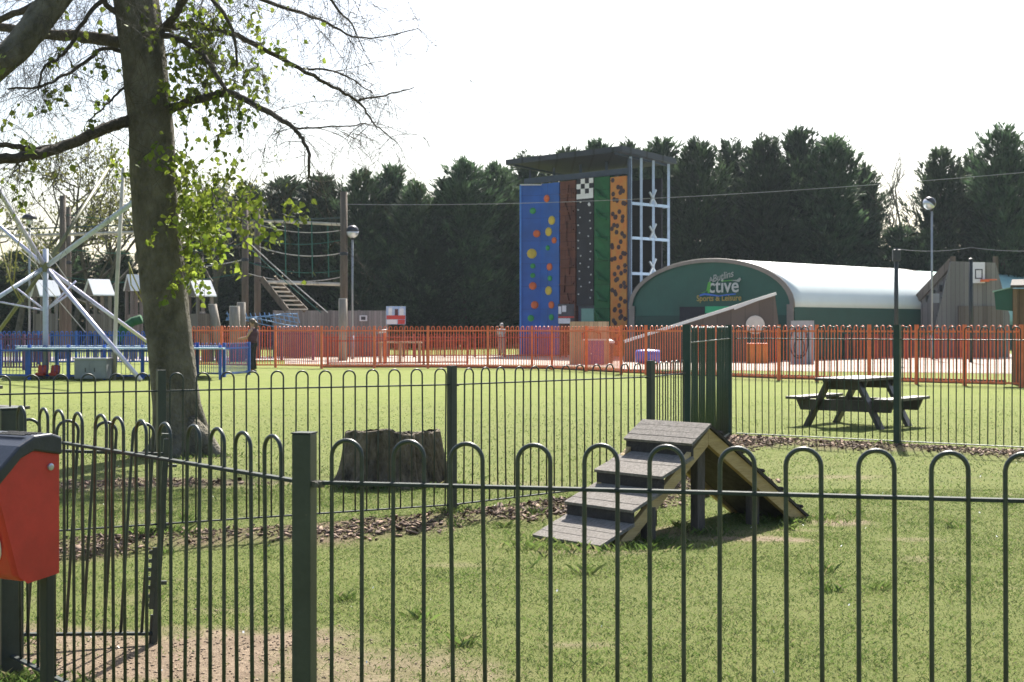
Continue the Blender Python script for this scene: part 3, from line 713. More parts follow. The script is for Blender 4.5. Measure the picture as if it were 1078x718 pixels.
# ------------------------------------------------------------------ picnic tables
def picnic(loc, rot, label, group):
    r = thing('picnic_table', label, 'picnic table', loc, rot, group)
    Lh = .72
    for i in range(5):
        m_ = MB(); m_.box((0, -.30+i*.15, .735), (2*Lh, .142, .042)); m_.build('table_board', M['table_wood'], r, local=True, bevel=.004)
    for s in (-1,1):
        for k in range(2):
            m_ = MB(); m_.box((0, s*(.66+.14*k), .44), (2*Lh, .132, .042)); m_.build('seat_board', M['table_wood'], r, local=True, bevel=.004)
    for s in (-1,1):
        x = s*.5
        for t in (-1,1):
            m_ = MB(); m_.beam((x, t*.24, .71), (x, t*.62, -.02), .055, .16, (1,0,0)); m_.build('leg', M['table_wood'], r, local=True, bevel=.003)
        m_ = MB(); m_.prism([(x+.03,-.82,.418),(x+.03,-.74,.245),(x+.03,.74,.245),(x+.03,.82,.418)], (.05,0,0)); m_.build('seat_bearer', M['table_wood'], r, local=True, bevel=.003)
        m_ = MB(); m_.prism([(x+.03,-.37,.713),(x+.03,-.31,.575),(x+.03,.31,.575),(x+.03,.37,.713)], (.05,0,0)); m_.build('top_bearer', M['table_wood'], r, local=True, bevel=.003)
    return r
gT = 'dark wooden picnic tables on the lawn'
tb = GX(903, 22.1)
picnic(tb, math.radians(51), 'dark wooden picnic table on the lawn behind the tall green fence', gT)
picnic(GX(-62, 18.9), math.radians(-25), 'dark wooden picnic table cut off at the left edge behind the red bin', gT)

# ------------------------------------------------------------------ large tree at the left
TB = G(190, 478)
TY = TB.y
big = thing('park_tree', 'large leaning tree with mossy trunk, bare drooping twigs and fresh lime-green leaves', 'tree', TB)
tp = [(192,483,.43),(191,470,.37),(189,452,.315),(186,425,.285),(181,385,.275),(175,330,.27),(170,280,.268),(165,239,.267),(162,180,.27),(160,134,.265),(152,65,.268),(143,0,.27),(128,-90,.275),(108,-190,.26)]
m_ = MB(); n = 26
rows = []
for i in range(len(tp)-1):
    for s in range(4): 
        t = s/4; rows.append(tuple(tp[i][k]*(1-t)+tp[i+1][k]*t for k in range(3)))
rows.append(tp[-1])
for j, (px_, py_, r) in enumerate(rows):
    c_ = W(px_, py_, TY)
    for k in range(n):
        a = 2*PI*k/n
        low = max(0, (py_-420)/63)
        f = 1+.035*math.sin(3*a+j*.12)+.03*math.sin(7*a+j*.3)+random.uniform(-.018,.018)+low*(.20*max(0,math.cos(a-.1))**4+.16*max(0,math.cos(a-2.4))**4+.2*max(0,math.cos(a-4.3))**4)
        m_.v.append((c_.x+r*f*math.cos(a), c_.y+r*f*math.sin(a), c_.z))
for j in range(len(rows)-1):
    for k in range(n): m_.f.append((j*n+k, j*n+(k+1) % n, (j+1)*n+(k+1) % n, (j+1)*n+k))
for pts, rr in (([(196,440,0),(214,464,-.12),(228,480,-.22),(246,490,-.32),(266,496,-.45)], [.12,.13,.10,.05,.015]), ([(180,465,0),(160,476,-.2),(146,484,-.35)], [.17,.11,.03])):
    m_.tube([W(a, b, TY-.1+dy) for a, b, dy in pts], rr, 8, jit=.1)
trunk = m_.build('trunk', M['bark'], big, smooth=True)
LIMBS = []      # (points, radii)
def limb(spec, r0, r1, name='branch', n=8, material='branch'):
    pts = [W(a, b, TY+dy) for a, b, dy in spec]
    # smooth the polyline
    out = []
    for i in range(len(pts)-1):
        p0_, p1_, p2_, p3_ = pts[max(i-1,0)], pts[i], pts[i+1], pts[min(i+2,len(pts)-1)]
        for s in range(5):
            t = s/5
            out.append(.5*((2*p1_)+(p2_-p0_)*t+(2*p0_-5*p1_+4*p2_-p3_)*t*t+(3*p1_-p0_-3*p2_+p3_)*t**3) + Vector((random.uniform(-1,1),random.uniform(-1,1),random.uniform(-1,1)))*.012)
    out.append(pts[-1])
    rd = [r0+(r1-r0)*(i/(len(out)-1))**.8 for i in range(len(out))]
    m_ = MB(); m_.tube(out, rd, n, jit=.06)
    m_.build(name, M[material], big, smooth=True)
    LIMBS.append((out, rd))
limb([(126,-110,0),(88,-50,-.3),(56,0,-.6),(28,38,-.8),(0,67,-1.0),(-50,98,-1.2),(-120,120,-1.4)], .195, .14, n=14, material='bark')
limb([(132,46,0),(100,40,.2),(70,37,.5),(45,36,.7),(0,28,1.0),(-40,24,1.2)], .085, .05)
limb([(140,126,0),(118,133,-.2),(95,142,-.4),(60,157,-.7),(30,164,-1.0),(0,168,-1.2),(-50,172,-1.5)], .075, .055)
limb([(66,154,-.65),(40,157,-.8),(15,154,-1.0),(-30,150,-1.2)], .045, .03)
limb([(178,115,0),(200,107,-.2),(222,101,-.4),(242,98,-.6),(265,108,-.8),(290,122,-1.0),(308,134,-1.1),(318,146,-1.15),(325,162,-1.2),(325,188,-1.2)], .062, .014)
limb([(170,36,0),(188,41,-.2),(208,52,-.4),(224,72,-.6),(236,92,-.7),(246,99,-.7)], .04, .022)
limb([(172,30,0),(190,27,.2),(222,29,.4),(250,38,.5),(290,58,.7),(330,80,.9),(362,98,1.0),(380,110,1.1),(396,132,1.2),(418,150,1.2)], .055, .006)
limb([(172,30,0),(185,14,-.1),(196,-10,-.2),(205,-60,-.3)], .055, .045)
limb([(376,106,1.1),(405,100,1.1),(436,92,1.1)], .018, .007, n=5)
limb([(318,73,.9),(345,74,.9),(372,84,.9),(392,98,.9)], .018, .007, n=5)
limb([(308,136,-1.1),(335,134,-1.1),(370,132,-1.1),(386,130,-1.1)], .014, .006, n=5)
limb([(130,54,0),(108,52,-.2),(84,70,-.4),(62,82,-.6),(40,91,-.8),(8,94,-1.0)], .03, .012, n=6)
limb([(128,18,0),(112,5,-.2),(100,-20,-.2)], .04, .03, n=6)
limb([(110,-2,-.2),(88,22,-.4),(76,45,-.5),(60,62,-.6),(46,72,-.7),(40,95,-.8)], .03, .012, n=6)
limb([(140,86,0),(124,99,-.1),(108,114,-.2),(92,128,-.3)], .022, .008, n=5)
limb([(45,2,.3),(20,12,.3),(-10,26,.3)], .05, .04, n=6)
limb([(250,-40,1),(258,-10,1),(300,8,1.2),(345,24,1.4),(380,40,1.5),(440,30,1.5)], .045, .006, n=5)
limb([(330,-40,1),(348,0,1),(370,26,1.2),(385,55,1.3)], .03, .005, n=5)
limb([(200,-30,-.5),(232,10,-.6),(246,36,-.6),(250,70,-.6)], .03, .015, n=5)

TW = MB()
def twig(mb, p, d, ln, r, lev, droop):
    n_ = 5; pts = [p.copy()]; d = d.normalized()
    for i in range(n_):
        d = (d + Vector((random.gauss(0,.16), random.gauss(0,.16), random.gauss(0,.13)-droop))).normalized()
        pts.append(pts[-1]+d*ln/n_)
    mb.tube(pts, [r*(1-.65*i/n_) for i in range(n_+1)], 4 if r > .006 else 3, cap=False)
    if lev > 0:
        for i in range(random.randint(3,5)):
            k = random.randint(1, n_)
            ax = Vector((random.gauss(0,1),random.gauss(0,1),random.gauss(0,.7)))
            twig(mb, pts[k], d*.7+ax*.55, ln*random.uniform(.45,.75), r*.66, lev-1, droop*1.1)
    return pts
for (pts, rd) in LIMBS:
    L_ = sum((pts[i+1]-pts[i]).length for i in range(len(pts)-1))
    thin = rd[0] < .03
    for _ in range(int(L_*(13 if not thin else 14))):
        i = random.randint(1, len(pts)-1)
        d = (pts[i]-pts[i-1]).normalized()
        dd = d*.5 + Vector((random.gauss(0,.8), random.gauss(0,.8), random.gauss(-.25,.6)))
        ln = random.uniform(.35, 1.15)*(1 if not thin else .7)
        twig(TW, pts[i], dd, ln, random.uniform(.0028,.0058), 2 if random.random() < .8 else 1, .09)
for _ in range(95):     # twigs hanging from limbs above the picture
    px_ = random.uniform(-40, 400); p = W(px_, random.uniform(-90,-10), TY+random.uniform(-1.5,1.5))
    twig(TW, p, Vector((random.gauss(0,.5),random.gauss(0,.4),-.7)), random.uniform(.6,1.3), random.uniform(.0028,.0055), 2, .1)
tw = TW.build('twigs', M['branch'], big); tw['kind'] = 'stuff'
def leaf_cloud(pts, size, rng, elong=1.25):
    n = len(pts); P = np.array(pts)
    d = rng.normal(0, 1, (n,3)); d[:,2] -= .9; d /= np.linalg.norm(d, axis=1)[:,None]
    s = rng.normal(0, 1, (n,3)); s -= (s*d).sum(1)[:,None]*d; s /= np.linalg.norm(s, axis=1)[:,None]
    nrm = np.cross(d, s); L = size*(.55+.75*rng.random(n))[:,None]; wv = L*.5
    V = np.zeros((n,6,3))
    V[:,0] = P; V[:,1] = P+d*L*.35+s*wv+nrm*L*.10; V[:,2] = P+d*L*.8+s*wv*.65+nrm*L*.08; V[:,3] = P+d*L*elong; V[:,4] = P+d*L*.8-s*wv*.65+nrm*L*.08; V[:,5] = P+d*L*.35-s*wv+nrm*L*.10
    Fc = np.concatenate([np.array([[0,1,2,3]])+6*np.arange(n)[:,None], np.array([[0,3,4,5]])+6*np.arange(n)[:,None]])
    return V.reshape(-1,3), Fc
CL = [(200,14,18,16,60,0),(217,42,5,38,75,.1),(233,30,7,34,65,.2),(204,62,16,22,65,-.2),(190,32,8,10,22,0),(190,82,9,10,22,0),(214,80,10,18,45,0),(222,60,5,14,25,0),(246,92,16,12,40,-.5),(258,78,9,12,22,-.4),(270,68,9,9,18,.4),(281,44,6,7,12,.5),
      (292,40,4,6,8,.6),(275,8,7,5,14,.8),(247,8,5,5,10,.5),(262,26,5,5,10,.6),(246,112,9,10,22,-.6),(188,100,8,8,20,0),(194,122,4,12,14,-.3),(236,112,8,8,16,-.5),(285,100,4,4,6,-.8),(265,97,7,5,10,-.7),
      (176,98,6,14,14,-.5),(170,152,9,8,16,-.5),(186,166,11,14,40,-.5),(200,186,13,14,60,-.4),(196,206,11,14,55,-.4),(212,216,15,16,75,-.3),(206,240,16,16,75,-.4),(215,262,13,14,60,-.4),(203,280,12,12,45,-.4),(196,296,8,7,18,-.4),
      (228,246,8,16,30,-.4),(228,218,6,16,24,-.3),(226,186,5,14,22,-.2),(231,160,4,14,20,-.2),(250,190,8,8,20,-.9),(262,197,10,8,24,-.9),(268,212,9,7,22,-.9),(280,206,8,5,14,-1),(300,206,10,4,12,-1),(322,209,10,4,14,-1.1),(284,234,7,5,16,-1),(262,232,4,6,10,-.9),
      (240,136,5,8,12,-.4),(252,168,5,10,14,-.6),(168,228,5,5,6,-.6),(163,84,4,4,5,-.6),(158,4,12,8,16,-.4),(170,16,6,10,14,-.4),(126,74,5,9,10,-.2),(128,164,6,16,22,-.3),(124,148,8,8,14,-.3),(66,51,5,4,6,-.5),(75,82,4,4,5,-.5),(52,100,7,12,14,-.6),(66,100,4,4,6,-.6),
      (90,30,3,3,4,0),(5,56,5,6,8,-1.6),(14,146,9,5,12,-1),(32,150,7,5,10,-1),(42,182,6,4,8,-1),(5,185,5,4,6,-1),(100,46,3,5,4,0),(118,104,6,6,8,-.2),(106,124,6,6,8,-.3),(20,108,5,5,5,-.8)]
pl = []
LT = MB()
for px_, py_, rx, ry, n_, dy in CL:          # leafy strands hanging from the twigs
    for _ in range(max(1, int(n_*.19))):
        p = W(random.gauss(px_, rx*.6), random.gauss(py_-ry*.35, ry*.6), TY+dy+random.gauss(0,.3))
        d = Vector((random.gauss(0,.5), random.gauss(0,.5), -.5)).normalized(); pts = [p.copy()]
        for k in range(random.randint(6,10)):
            d = (d+Vector((random.gauss(0,.25),random.gauss(0,.25),random.gauss(-.16,.12)))).normalized(); p = p+d*random.uniform(.035,.06); pts.append(p.copy())
            pl.append(tuple(p+Vector((random.gauss(0,.02),random.gauss(0,.02),0))))
            if random.random() < .25: pl.append(tuple(p+Vector((random.gauss(0,.05),random.gauss(0,.05),random.gauss(0,.03)))))
        LT.tube(pts, [.0035]*len(pts), 3, cap=False)
lt_ = LT.build('leaf_strands', M['branch'], big); lt_['kind'] = 'stuff'
# fresh leaves sitting on the twigs themselves
tv = TW.v
for _ in range(380):
    v = random.choice(tv)
    if v[0] > -4.6+random.uniform(-3.5,2.5) and v[0] < -2.2: pl.append(v)
V_, F_ = leaf_cloud([(x-TB.x, y-TB.y, z) for x, y, z in pl], .066, RNG)
lv = np_mesh('leaves', V_, F_, M['lime_leaf'], big); lv['kind'] = 'stuff'

# ------------------------------------------------------------------ conifers behind everything
def conifer_mesh(H, R, seed, nb=175):
    """feathery evergreen: flat layered boughs leave the stem at all heights and end in ragged tips"""
    r = np.random.default_rng(seed)
    P = []; Dr = []; Sd = []; Sz = []
    ph = r.random(6)*6.28
    def bough(p0, a, Lb, rise, m, wide, sz):
        t = .18+.86*r.random(m)**.7
        lat = r.normal(0, .5, m)*wide*np.sin(np.clip(t,0.05,.95)*PI*.8)
        ca, sa = np.cos(a), np.sin(a)
        c = np.stack([ca*Lb*t - sa*lat, sa*Lb*t + ca*lat, rise*t**1.7 - .10*np.abs(lat) + r.normal(0,.09,m)], -1) + p0
        d = np.stack([ca*.9 - sa*lat*.9, sa*.9 + ca*lat*.9, np.full(m, .25+rise/max(Lb,.3)*.8)], -1)
        P.append(c); Dr.append(d); Sd.append(np.tile([-sa, ca, 0.0], (m,1))); Sz.append(sz*(.6+.8*r.random(m)))
    for i in range(nb):
        u = ((i+r.random())/nb)**1.05; h = H*(.01+.95*u)
        a = i*2.39996+r.normal(0,.3)
        prof = min(1, .72+u*1.3)*max(0, 1-u**2.5)**.8
        Lb = R*prof*(.42+.75*r.random())*(1+.24*np.sin(2*a+h*.6+ph[0])+.20*np.sin(3*a-h*1.1+ph[1])) + .28
        rise = Lb*(.18+.42*r.random()+.75*u)
        bough(np.array([0,0,h-rise*.35]), a, Lb, rise, int(10+21*prof), .55+.55*prof, .45)
    nl = 5+int(r.random()*5)                  # separate leaders give the spiky, uneven top
    for k in range(nl):
        la = r.random()*2*PI; lr = R*.60*r.random()**.6 if k else 0; base = H*(.55+.15*r.random()); tip = H*(.84+.13*r.random()) - lr*.3 if k else H*1.0
        for q in range(15):
            t = (q+.5)/15; w_ = (.62*(1-t)+.10)*(.6+.7*r.random())
            bough(np.array([lr*np.cos(la), lr*np.sin(la), base+(tip-base)*t]), r.random()*6.28, w_, w_*(.5+1.1*t), int(5+5*(1-t)), .25, .33)
    m = 480                                  # inner foliage round the stem
    hh = H*.70*r.random(m)**1.1; aa = r.random(m)*2*PI; q = R*.5*np.sqrt(r.random(m))*(1-(hh/H)**2)
    P.append(np.stack([q*np.cos(aa), q*np.sin(aa), hh], -1)); Dr.append(np.stack([np.cos(aa), np.sin(aa), .5*np.ones(m)], -1)); Sd.append(np.stack([-np.sin(aa), np.cos(aa), 0*aa], -1)); Sz.append(.75*np.ones(m))
    P = np.concatenate(P); Dr = np.concatenate(Dr); Sd = np.concatenate(Sd); Sz = np.concatenate(Sz); n = len(P)
    V = []
    for k in range(4):
        d = Dr + r.normal(0,.36,(n,3)); d /= np.linalg.norm(d, axis=1)[:,None]
        s = Sd + r.normal(0,.45,(n,3)); s -= (s*d).sum(1)[:,None]*d; s /= np.linalg.norm(s, axis=1)[:,None]
        wv = (Sz*(.07+.11*r.random(n)))[:,None]; LL = (Sz*(.6+.75*r.random(n)))[:,None]
        o = r.normal(0,.07,(n,3))
        V.append(np.stack([P+o-d*.06, P+o+d*LL*.45+s*wv, P+o+d*LL, P+o+d*LL*.4-s*wv], 1))
    V = np.concatenate(V).reshape(-1,3)
    return V, np.arange(len(V)).reshape(-1,4)
variants = []
for s in range(7):
    V_, F_ = conifer_mesh(14.0, 2.75*(.86+.05*s), s+3)
    me_o = np_mesh('crown', V_, F_, M['conifer']); C.objects.unlink(me_o); variants.append(me_o)
def conifer(px, top, wpx, Y, var, label, grp='dark conifers in the row beyond the play area'):
    base = GX(px, Y); H = CAMH+(HY-top)/F*Y; wm = wpx/F*Y
    t = thing('conifer_tree', label, 'conifer', base, 0, grp)
    c_ = variants[var].copy(); C.objects.link(c_); c_.parent = t; c_.name = 'crown'
    c_.scale = (wm/5.3, wm/5.3, H/14.1); c_.rotation_euler = (0,0,random.uniform(0,6.28))
    m_ = MB(); m_.tube([(0,0,-.1),(0,0,H*.4),(0,0,H*.9)], [.22,.15,.03], 7); m_.build('trunk', M['far_bark'], t, local=True)
    return t
CON = [(228,196,60,112,'dark conifer directly above the white play-tower roof right of the big trunk'),(262,190,60,106,'dark conifer behind the pair of rope-course poles'),(300,186,70,108,'broad dark conifer behind the tilted wooden step ladder'),(338,182,64,104,'dark conifer behind the rope-course beam, left of the single pole'),
       (380,176,66,103,'dark conifer rising just right of the single rope-course pole and lamp'),(412,173,70,105,'dark round-shouldered conifer above the red and blue poster'),(438,190,52,102,'narrow dark conifer at the left edge of the sky gap'),
       (470,186,58,104,'dark conifer at the right edge of the sky gap'),(489,165,70,103,'tall pointed conifer between the sky gap and the climbing tower'),(522,172,66,106,'dark conifer just left of the climbing tower roof'),(556,160,66,112,'dark conifer hidden behind the left end of the tower roof'),
       (596,153,64,111,'conifer tip showing over the left half of the tower roof'),(630,146,62,113,'conifer tip showing over the middle of the tower roof'),(662,148,60,110,'conifer tip showing over the right half of the tower roof'),(697,143,64,107,'dark conifer beside the steel frame end of the tower'),
       (735,143,70,104,'dark conifer behind the top of the green dome'),(770,147,62,108,'dark conifer above the white dome roof, left part'),(804,142,74,103,'broad dark conifer above the middle of the white dome roof'),(840,131,72,105,'tallest dark conifer right of the tower with a spiky top'),
       (876,142,70,103,'dark conifer above the right part of the white dome roof'),(910,172,56,106,'lower dark conifer left of the bare pale tree'),(990,154,60,104,'dark conifer behind the right lamp post'),(1024,160,60,107,'dark conifer behind the basketball board'),(1056,132,72,102,'tall dark conifer near the right edge above the cabin'),(1095,132,70,104,'tall dark conifer cut off by the right edge')]
for i, (px_, tp_, wp_, Y_, lb_) in enumerate(CON): conifer(px_, tp_, wp_*random.uniform(1.12,1.42), Y_, (i*3) % 7, lb_)
# lower evergreen shrubs at their feet closing the gaps
LOW = [(452,232,52,101,'low dark conifer filling the foot of the sky gap'),(945,236,62,101,'low dark bush-like conifer left of the right lamp post'),(975,242,50,100,'low dark conifer below the bare pale tree'),(20,262,70,100,'low dark conifer behind the left lamp head'),(72,256,64,100,'low dark conifer behind the bungee mast hub'),(122,262,64,101,'low dark conifer behind the white pole by the trunk'),(172,250,64,102,'low dark conifer hidden behind the big trunk'),(208,240,56,101,'low dark conifer right of the big trunk'),(-25,260,60,101,'low dark conifer cut off by the left edge')]
for i, (px_, tp_, wp_, Y_, lb_) in enumerate(LOW): conifer(px_, tp_, wp_*1.2, Y_, (i+2) % 7, lb_, 'low dark conifers between the tall ones')

# budding deciduous trees
def bud_tree(px, top, Y, label, seed, leafn, spread=.55, bare=False):
    rs = random.getstate(); random.seed(seed)
    base = GX(px, Y); H = CAMH+(HY-top)/F*Y
    t = thing('bare_tree' if bare else 'budding_tree', label, 'tree', base, 0, 'deciduous trees just coming into leaf')
    tr = MB(); br = MB(); tips = []
    def grow(p, d, ln, r, lev):
        n_ = 3; pts = [p]
        for i in range(n_):
            d = (d+Vector((random.gauss(0,.13),random.gauss(0,.13),random.gauss(.03,.09)))).normalized(); pts.append(pts[-1]+d*ln/n_)
        (tr if lev >= 6 else br).tube(pts, [r*(1-.3*i/n_) for i in range(n_+1)], 6 if lev >= 5 else 4 if lev > 2 else 3, cap=False)
        if lev <= 2: tips.extend(pts[1:])
        if lev == 0: return
        for _ in range(random.choice((2,3,3))):
            ax = Vector((random.gauss(0,1),random.gauss(0,1),random.gauss(.25,.5)))
            grow(pts[-1] if random.random() < .65 else pts[-2], d*.8+ax*spread, ln*random.uniform(.62,.86), max(r*.62,.012), lev-1)
    grow(Vector((0,0,-.1)), Vector((0,0,1)), H*.27, H*.014, 6)
    zt_ = max(v[2] for v in br.v); k = H/zt_
    for m_ in (tr, br): m_.v = [(x*k, y*k, z*k) for x, y, z in m_.v]
    tr.build('trunk', M['far_bark'], t, local=True); br.build('branches', M['far_bark'], t, local=True)
    if leafn:
        rg = np.random.default_rng(seed); T = np.array([tuple(p*k) for p in tips]); P = T[rg.integers(0, len(T), leafn)] + rg.normal(0,.22,(leafn,3))
        V_, F_ = leaf_cloud(P, .17, rg); lf = np_mesh('leaves', V_, F_, M['bud_leaf'], t); lf['kind'] = 'stuff'
    random.setstate(rs)
bud_tree(18, 138, 92, 'budding tree above the left lamp post at the picture edge', 3, 1500)
bud_tree(74, 122, 95, 'budding tree behind the bungee mast', 8, 1600)
bud_tree(122, 150, 90, 'budding tree just left of the big trunk', 12, 1500)
bud_tree(-40, 130, 96, 'budding tree cut off by the left edge', 15, 1300)
bud_tree(222, 172, 96, 'budding tree behind the lime-green leaves of the big trunk', 21, 1300)
bud_tree(955, 150, 99, 'pale leafless tree in the gap behind the right lamp post', 25, 0, .42, True)

# ------------------------------------------------------------------ orange, red, purple and blue railings
def railing_run(name, label, pts, ztop, m, pitch=.1, postw=.09, zb=.10, cat='fence', hoops=True, r=.014, rails=None, every=None, post_extra=.02, group=None):
    root = thing(name, label, cat, pts[0], 0, group)
    rails = rails or (ztop-.16, zb)
    for i in range(len(pts)-1):
        a, b = pts[i], pts[i+1]; d = b-a; L_ = d.length; u = d/L_
        bm = MB(); nb = max(1, int((L_-.1)/(2*pitch)))
        for k in range(nb):
            x = L_/2+(k-(nb-1)/2)*2*pitch
            p1, p2 = a+u*(x-pitch/2), a+u*(x+pitch/2); c_ = a+u*x; R = pitch/2
            if hoops:
                bm.tube([p1+Vector((0,0,zb)), p1+Vector((0,0,ztop-R))] + [c_-u*R*math.cos(t)+Vector((0,0,ztop-R+R*math.sin(t))) for t in (PI*.25,PI*.5,PI*.75)] + [p2+Vector((0,0,ztop-R)), p2+Vector((0,0,zb))], r, 4, cap=False)
            else:
                bm.tube([p1+Vector((0,0,zb)), p1+Vector((0,0,ztop))], r, 4); bm.tube([p2+Vector((0,0,zb)), p2+Vector((0,0,ztop))], r, 4)
        bm.build('railing_panel', m, root)
        for z in rails:
            rm = MB(); rm.beam(a+Vector((0,0,z)), b+Vector((0,0,z)), .035, .05); rm.build('rail', m, root)
        pm = MB(); pm.box(a+Vector((0,0,(ztop+post_extra)/2-.03)), (postw,postw,ztop+post_extra+.06)); pm.build('post', m, root)
    pm = MB(); pm.box(pts[-1]+Vector((0,0,(ztop+post_extra)/2-.03)), (postw,postw,ztop+post_extra+.06)); pm.build('post', m, root)
    return root
OP = M['orange_paint']; gO = 'orange railings round the play area'
railing_run('orange_railing', 'orange railings behind the standing person and the blue trampolines', [G(200,386),G(233,386.3),G(265,387),G(290,387),G(338.5,388)], 1.53, OP, group=gO)
railing_run('orange_railing', 'orange railings in front of the pale sand, left of the climbing tower', [G(338.5,388.2),G(394,387.6),G(450.5,388),G(513.5,388),G(560,388.6),G(581,389.2)], 1.53, OP, group=gO)
railing_run('orange_railing', 'orange railings below the climbing tower and the painted house board', [G(581,389.4),G(617,391),G(654,393.5)], 1.53, OP, group=gO)
railing_run('orange_railing', 'orange railings along the brown skate ramp', [G(654,394.3),G(680,395),G(740,397),G(820,400)], 1.55, OP, group=gO)
railing_run('orange_railing', 'orange railings behind the picnic table, running to the wooden cabin', [G(820,400.3),G(860,401.4),G(915,403),G(965,404.6),G(1015.5,406),G(1075,408)], 1.56, OP, group=gO)
RP_ = M['red_paint']
railing_run('red_railing', 'lower red railings beyond the sand, left of the tower', [GX(x, 70) for x in (340,372,404,436,468,500,532,564,596)], 1.14, RP_, group='red railings beyond the sand', r=.016)
railing_run('red_railing', 'lower red railings beyond the sand at the right, below the dome', [GX(x, 66) for x in (858,890,922,954,986,1018,1050)], 1.15, RP_, group='red railings beyond the sand', r=.016)
railing_run('red_railing', 'short red railing enclosure close behind the orange fence near the lamp', [GX(345,55.5),GX(395,56),GX(446,56.5),GX(492,57)], 1.12, RP_, group='red railings beyond the sand', r=.012, pitch=.12)
railing_run('purple_railing', 'purple-tinted railings behind the orange fence, left of the lamp post', [GX(x, 64) for x in (200,232,264,296,330)], 1.35, M['purple_paint'], r=.022, cat='fence')
railing_run('blue_railing', 'blue railings beside the standing person', [G(184,394),G(208,396),G(236,397),G(262,394.5)], 1.02, M['blue_paint'], group='blue railings round the trampolines', r=.011)
railing_run('blue_railing', 'far blue railings behind the bungee trampolines', [GX(x, 58) for x in (-40,0,40,80,120,160,200)], 1.32, M['blue_paint'], group='blue railings round the trampolines', r=.02)
railing_run('blue_railing', 'near blue railings in front of the bungee trampolines', [G(-30,397),G(0,398),G(31,398.6),G(72,399),G(110,399),G(150,399),G(184,398)], .98, M['blue_paint'], group='blue railings round the trampolines', r=.008, pitch=.13)
railing_run('purple_railing', 'dark purple railings behind the bungee mast at the left edge', [GX(x, 50) for x in (-40,-5,25,50)], 1.25, M['purple_paint'], r=.028)

# ------------------------------------------------------------------ bungee trampolines
bm_ = GX(48, 42)
bg_ = thing('bungee_frame', 'steel bungee jump frame with a central mast and crossed arms', 'bungee frame', bm_)
def tb_(name, pts, r, m, parent=bg_, n=8, smooth=True):
    m_ = MB(); m_.tube(pts, r, n); return m_.build(name, M[m], parent, smooth=smooth)
hub = W(48, 281, 42)
tb_('mast', [GX(48,42,-.02), W(48,262,42)], .085, 'blue_pale')
m_ = MB(); m_.lathe([(.05,-.16),(.16,-.12),(.16,.12),(.05,.16)], hub, 12); m_.build('hub', M['steel_olive'], bg_)
def arm(name, px, py, Y, r, m): tb_(name, [hub, W(px,py,Y)], r, m)
arm('lower_leg', 148, 400, 39.6, .065, 'steel_lilac'); arm('lower_leg', 192, 387, 50, .06, 'steel_lilac')
arm('lower_leg', -52, 345, 39.6, .065, 'blue_pale'); arm('lower_leg', -30, 388, 50, .06, 'steel_olive')
arm('upper_arm', -46, 128, 38, .065, 'steel_lilac'); arm('upper_arm', -60, 185, 47, .06, 'steel_lilac')
arm('upper_arm', 175, 187, 39, .075, 'blue_pale'); arm('upper_arm', 120, 168, 48, .06, 'steel_olive')
low = W(48, 327, 42)
for px_, py_ in ((18,304),(0,318),(72,310),(80,296)): tb_('stay', [low, W(px_,py_,42)], .03, 'steel_lilac', n=6)
for pts in ([(0,256,41),(12,300,41),(22,318,41)],[(14,300,42),(18,262,42),(24,240,42)],[(12,262,42),(10,292,42),(25,318,42)],[(136,278,40),(138,300,40),(150,318,40)],[(135,276,40),(141,292,40),(149,310,40)]):
    tb_('bungee_cord', [W(*p) for p in pts], .02, 'rope_olive', n=5)
for pts in ([(0,190,41),(48,300,42),(90,350,42)],[(-5,240,41),(40,280,42)],[(28,238,42),(48,262,42),(75,300,42)],[(120,180,46),(128,215,46)]):
    tb_('stay_wire', [W(*p) for p in pts], .012, 'rope', n=4)
tp2 = thing('support_pole', 'thin pale pole standing between the bungee mast and the big trunk', 'pole', GX(121,41))
tb_('pole', [GX(120,41,-.02), W(123,300,41), W(130,176,41)], .06, 'pale_timber', tp2)
# trampoline beds in a blue frame
tf = thing('trampoline', 'blue framed trampoline with a pale padded rim under the bungee mast', 'trampoline', GX(70,41))
for x in (31,110,184,232):
    m_ = MB(); q_ = GX(x, 41); m_.box(q_+Vector((0,0,.5)), (.075,.075,1.0)); m_.build('post', M['blue_paint'], tf)
m_ = MB(); a_, b_ = GX(18,41,.90), GX(236,41,.90); m_.beam(a_, b_, .3, .045); m_.build('rim_pad', M['tramp_pad'], tf); m_ = MB(); m_.beam(GX(18,45,.90), GX(232,45,.90), .3, .045); m_.build('rim_pad', M['tramp_pad'], tf)
m_ = MB(); m_.add([GX(18,41.2,.88),GX(236,41.2,.88),GX(232,44.8,.88),GX(18,44.8,.88)], [(0,1,2,3)]); m_.build('jump_bed', M['tramp_bed'], tf)
for x in (28,60,150,200):
    m_ = MB(); m_.box(GX(x,45)+Vector((0,0,.43)), (.08,.08,.9)); m_.build('leg', M['blue_paint'], tf)
def simple(name, label, cat, px0, px1, ytop, ybot, Y, dep, m, bevel=.02, group=None):
    a, b = W(px0,ytop,Y), W(px1,ybot,Y)
    zb = max(b.z, 0) if b.z > .05 else -.01
    o = thing(name, label, cat, ((a.x+b.x)/2, Y, max(zb,0)), 0, group)
    return o, a, b, zb
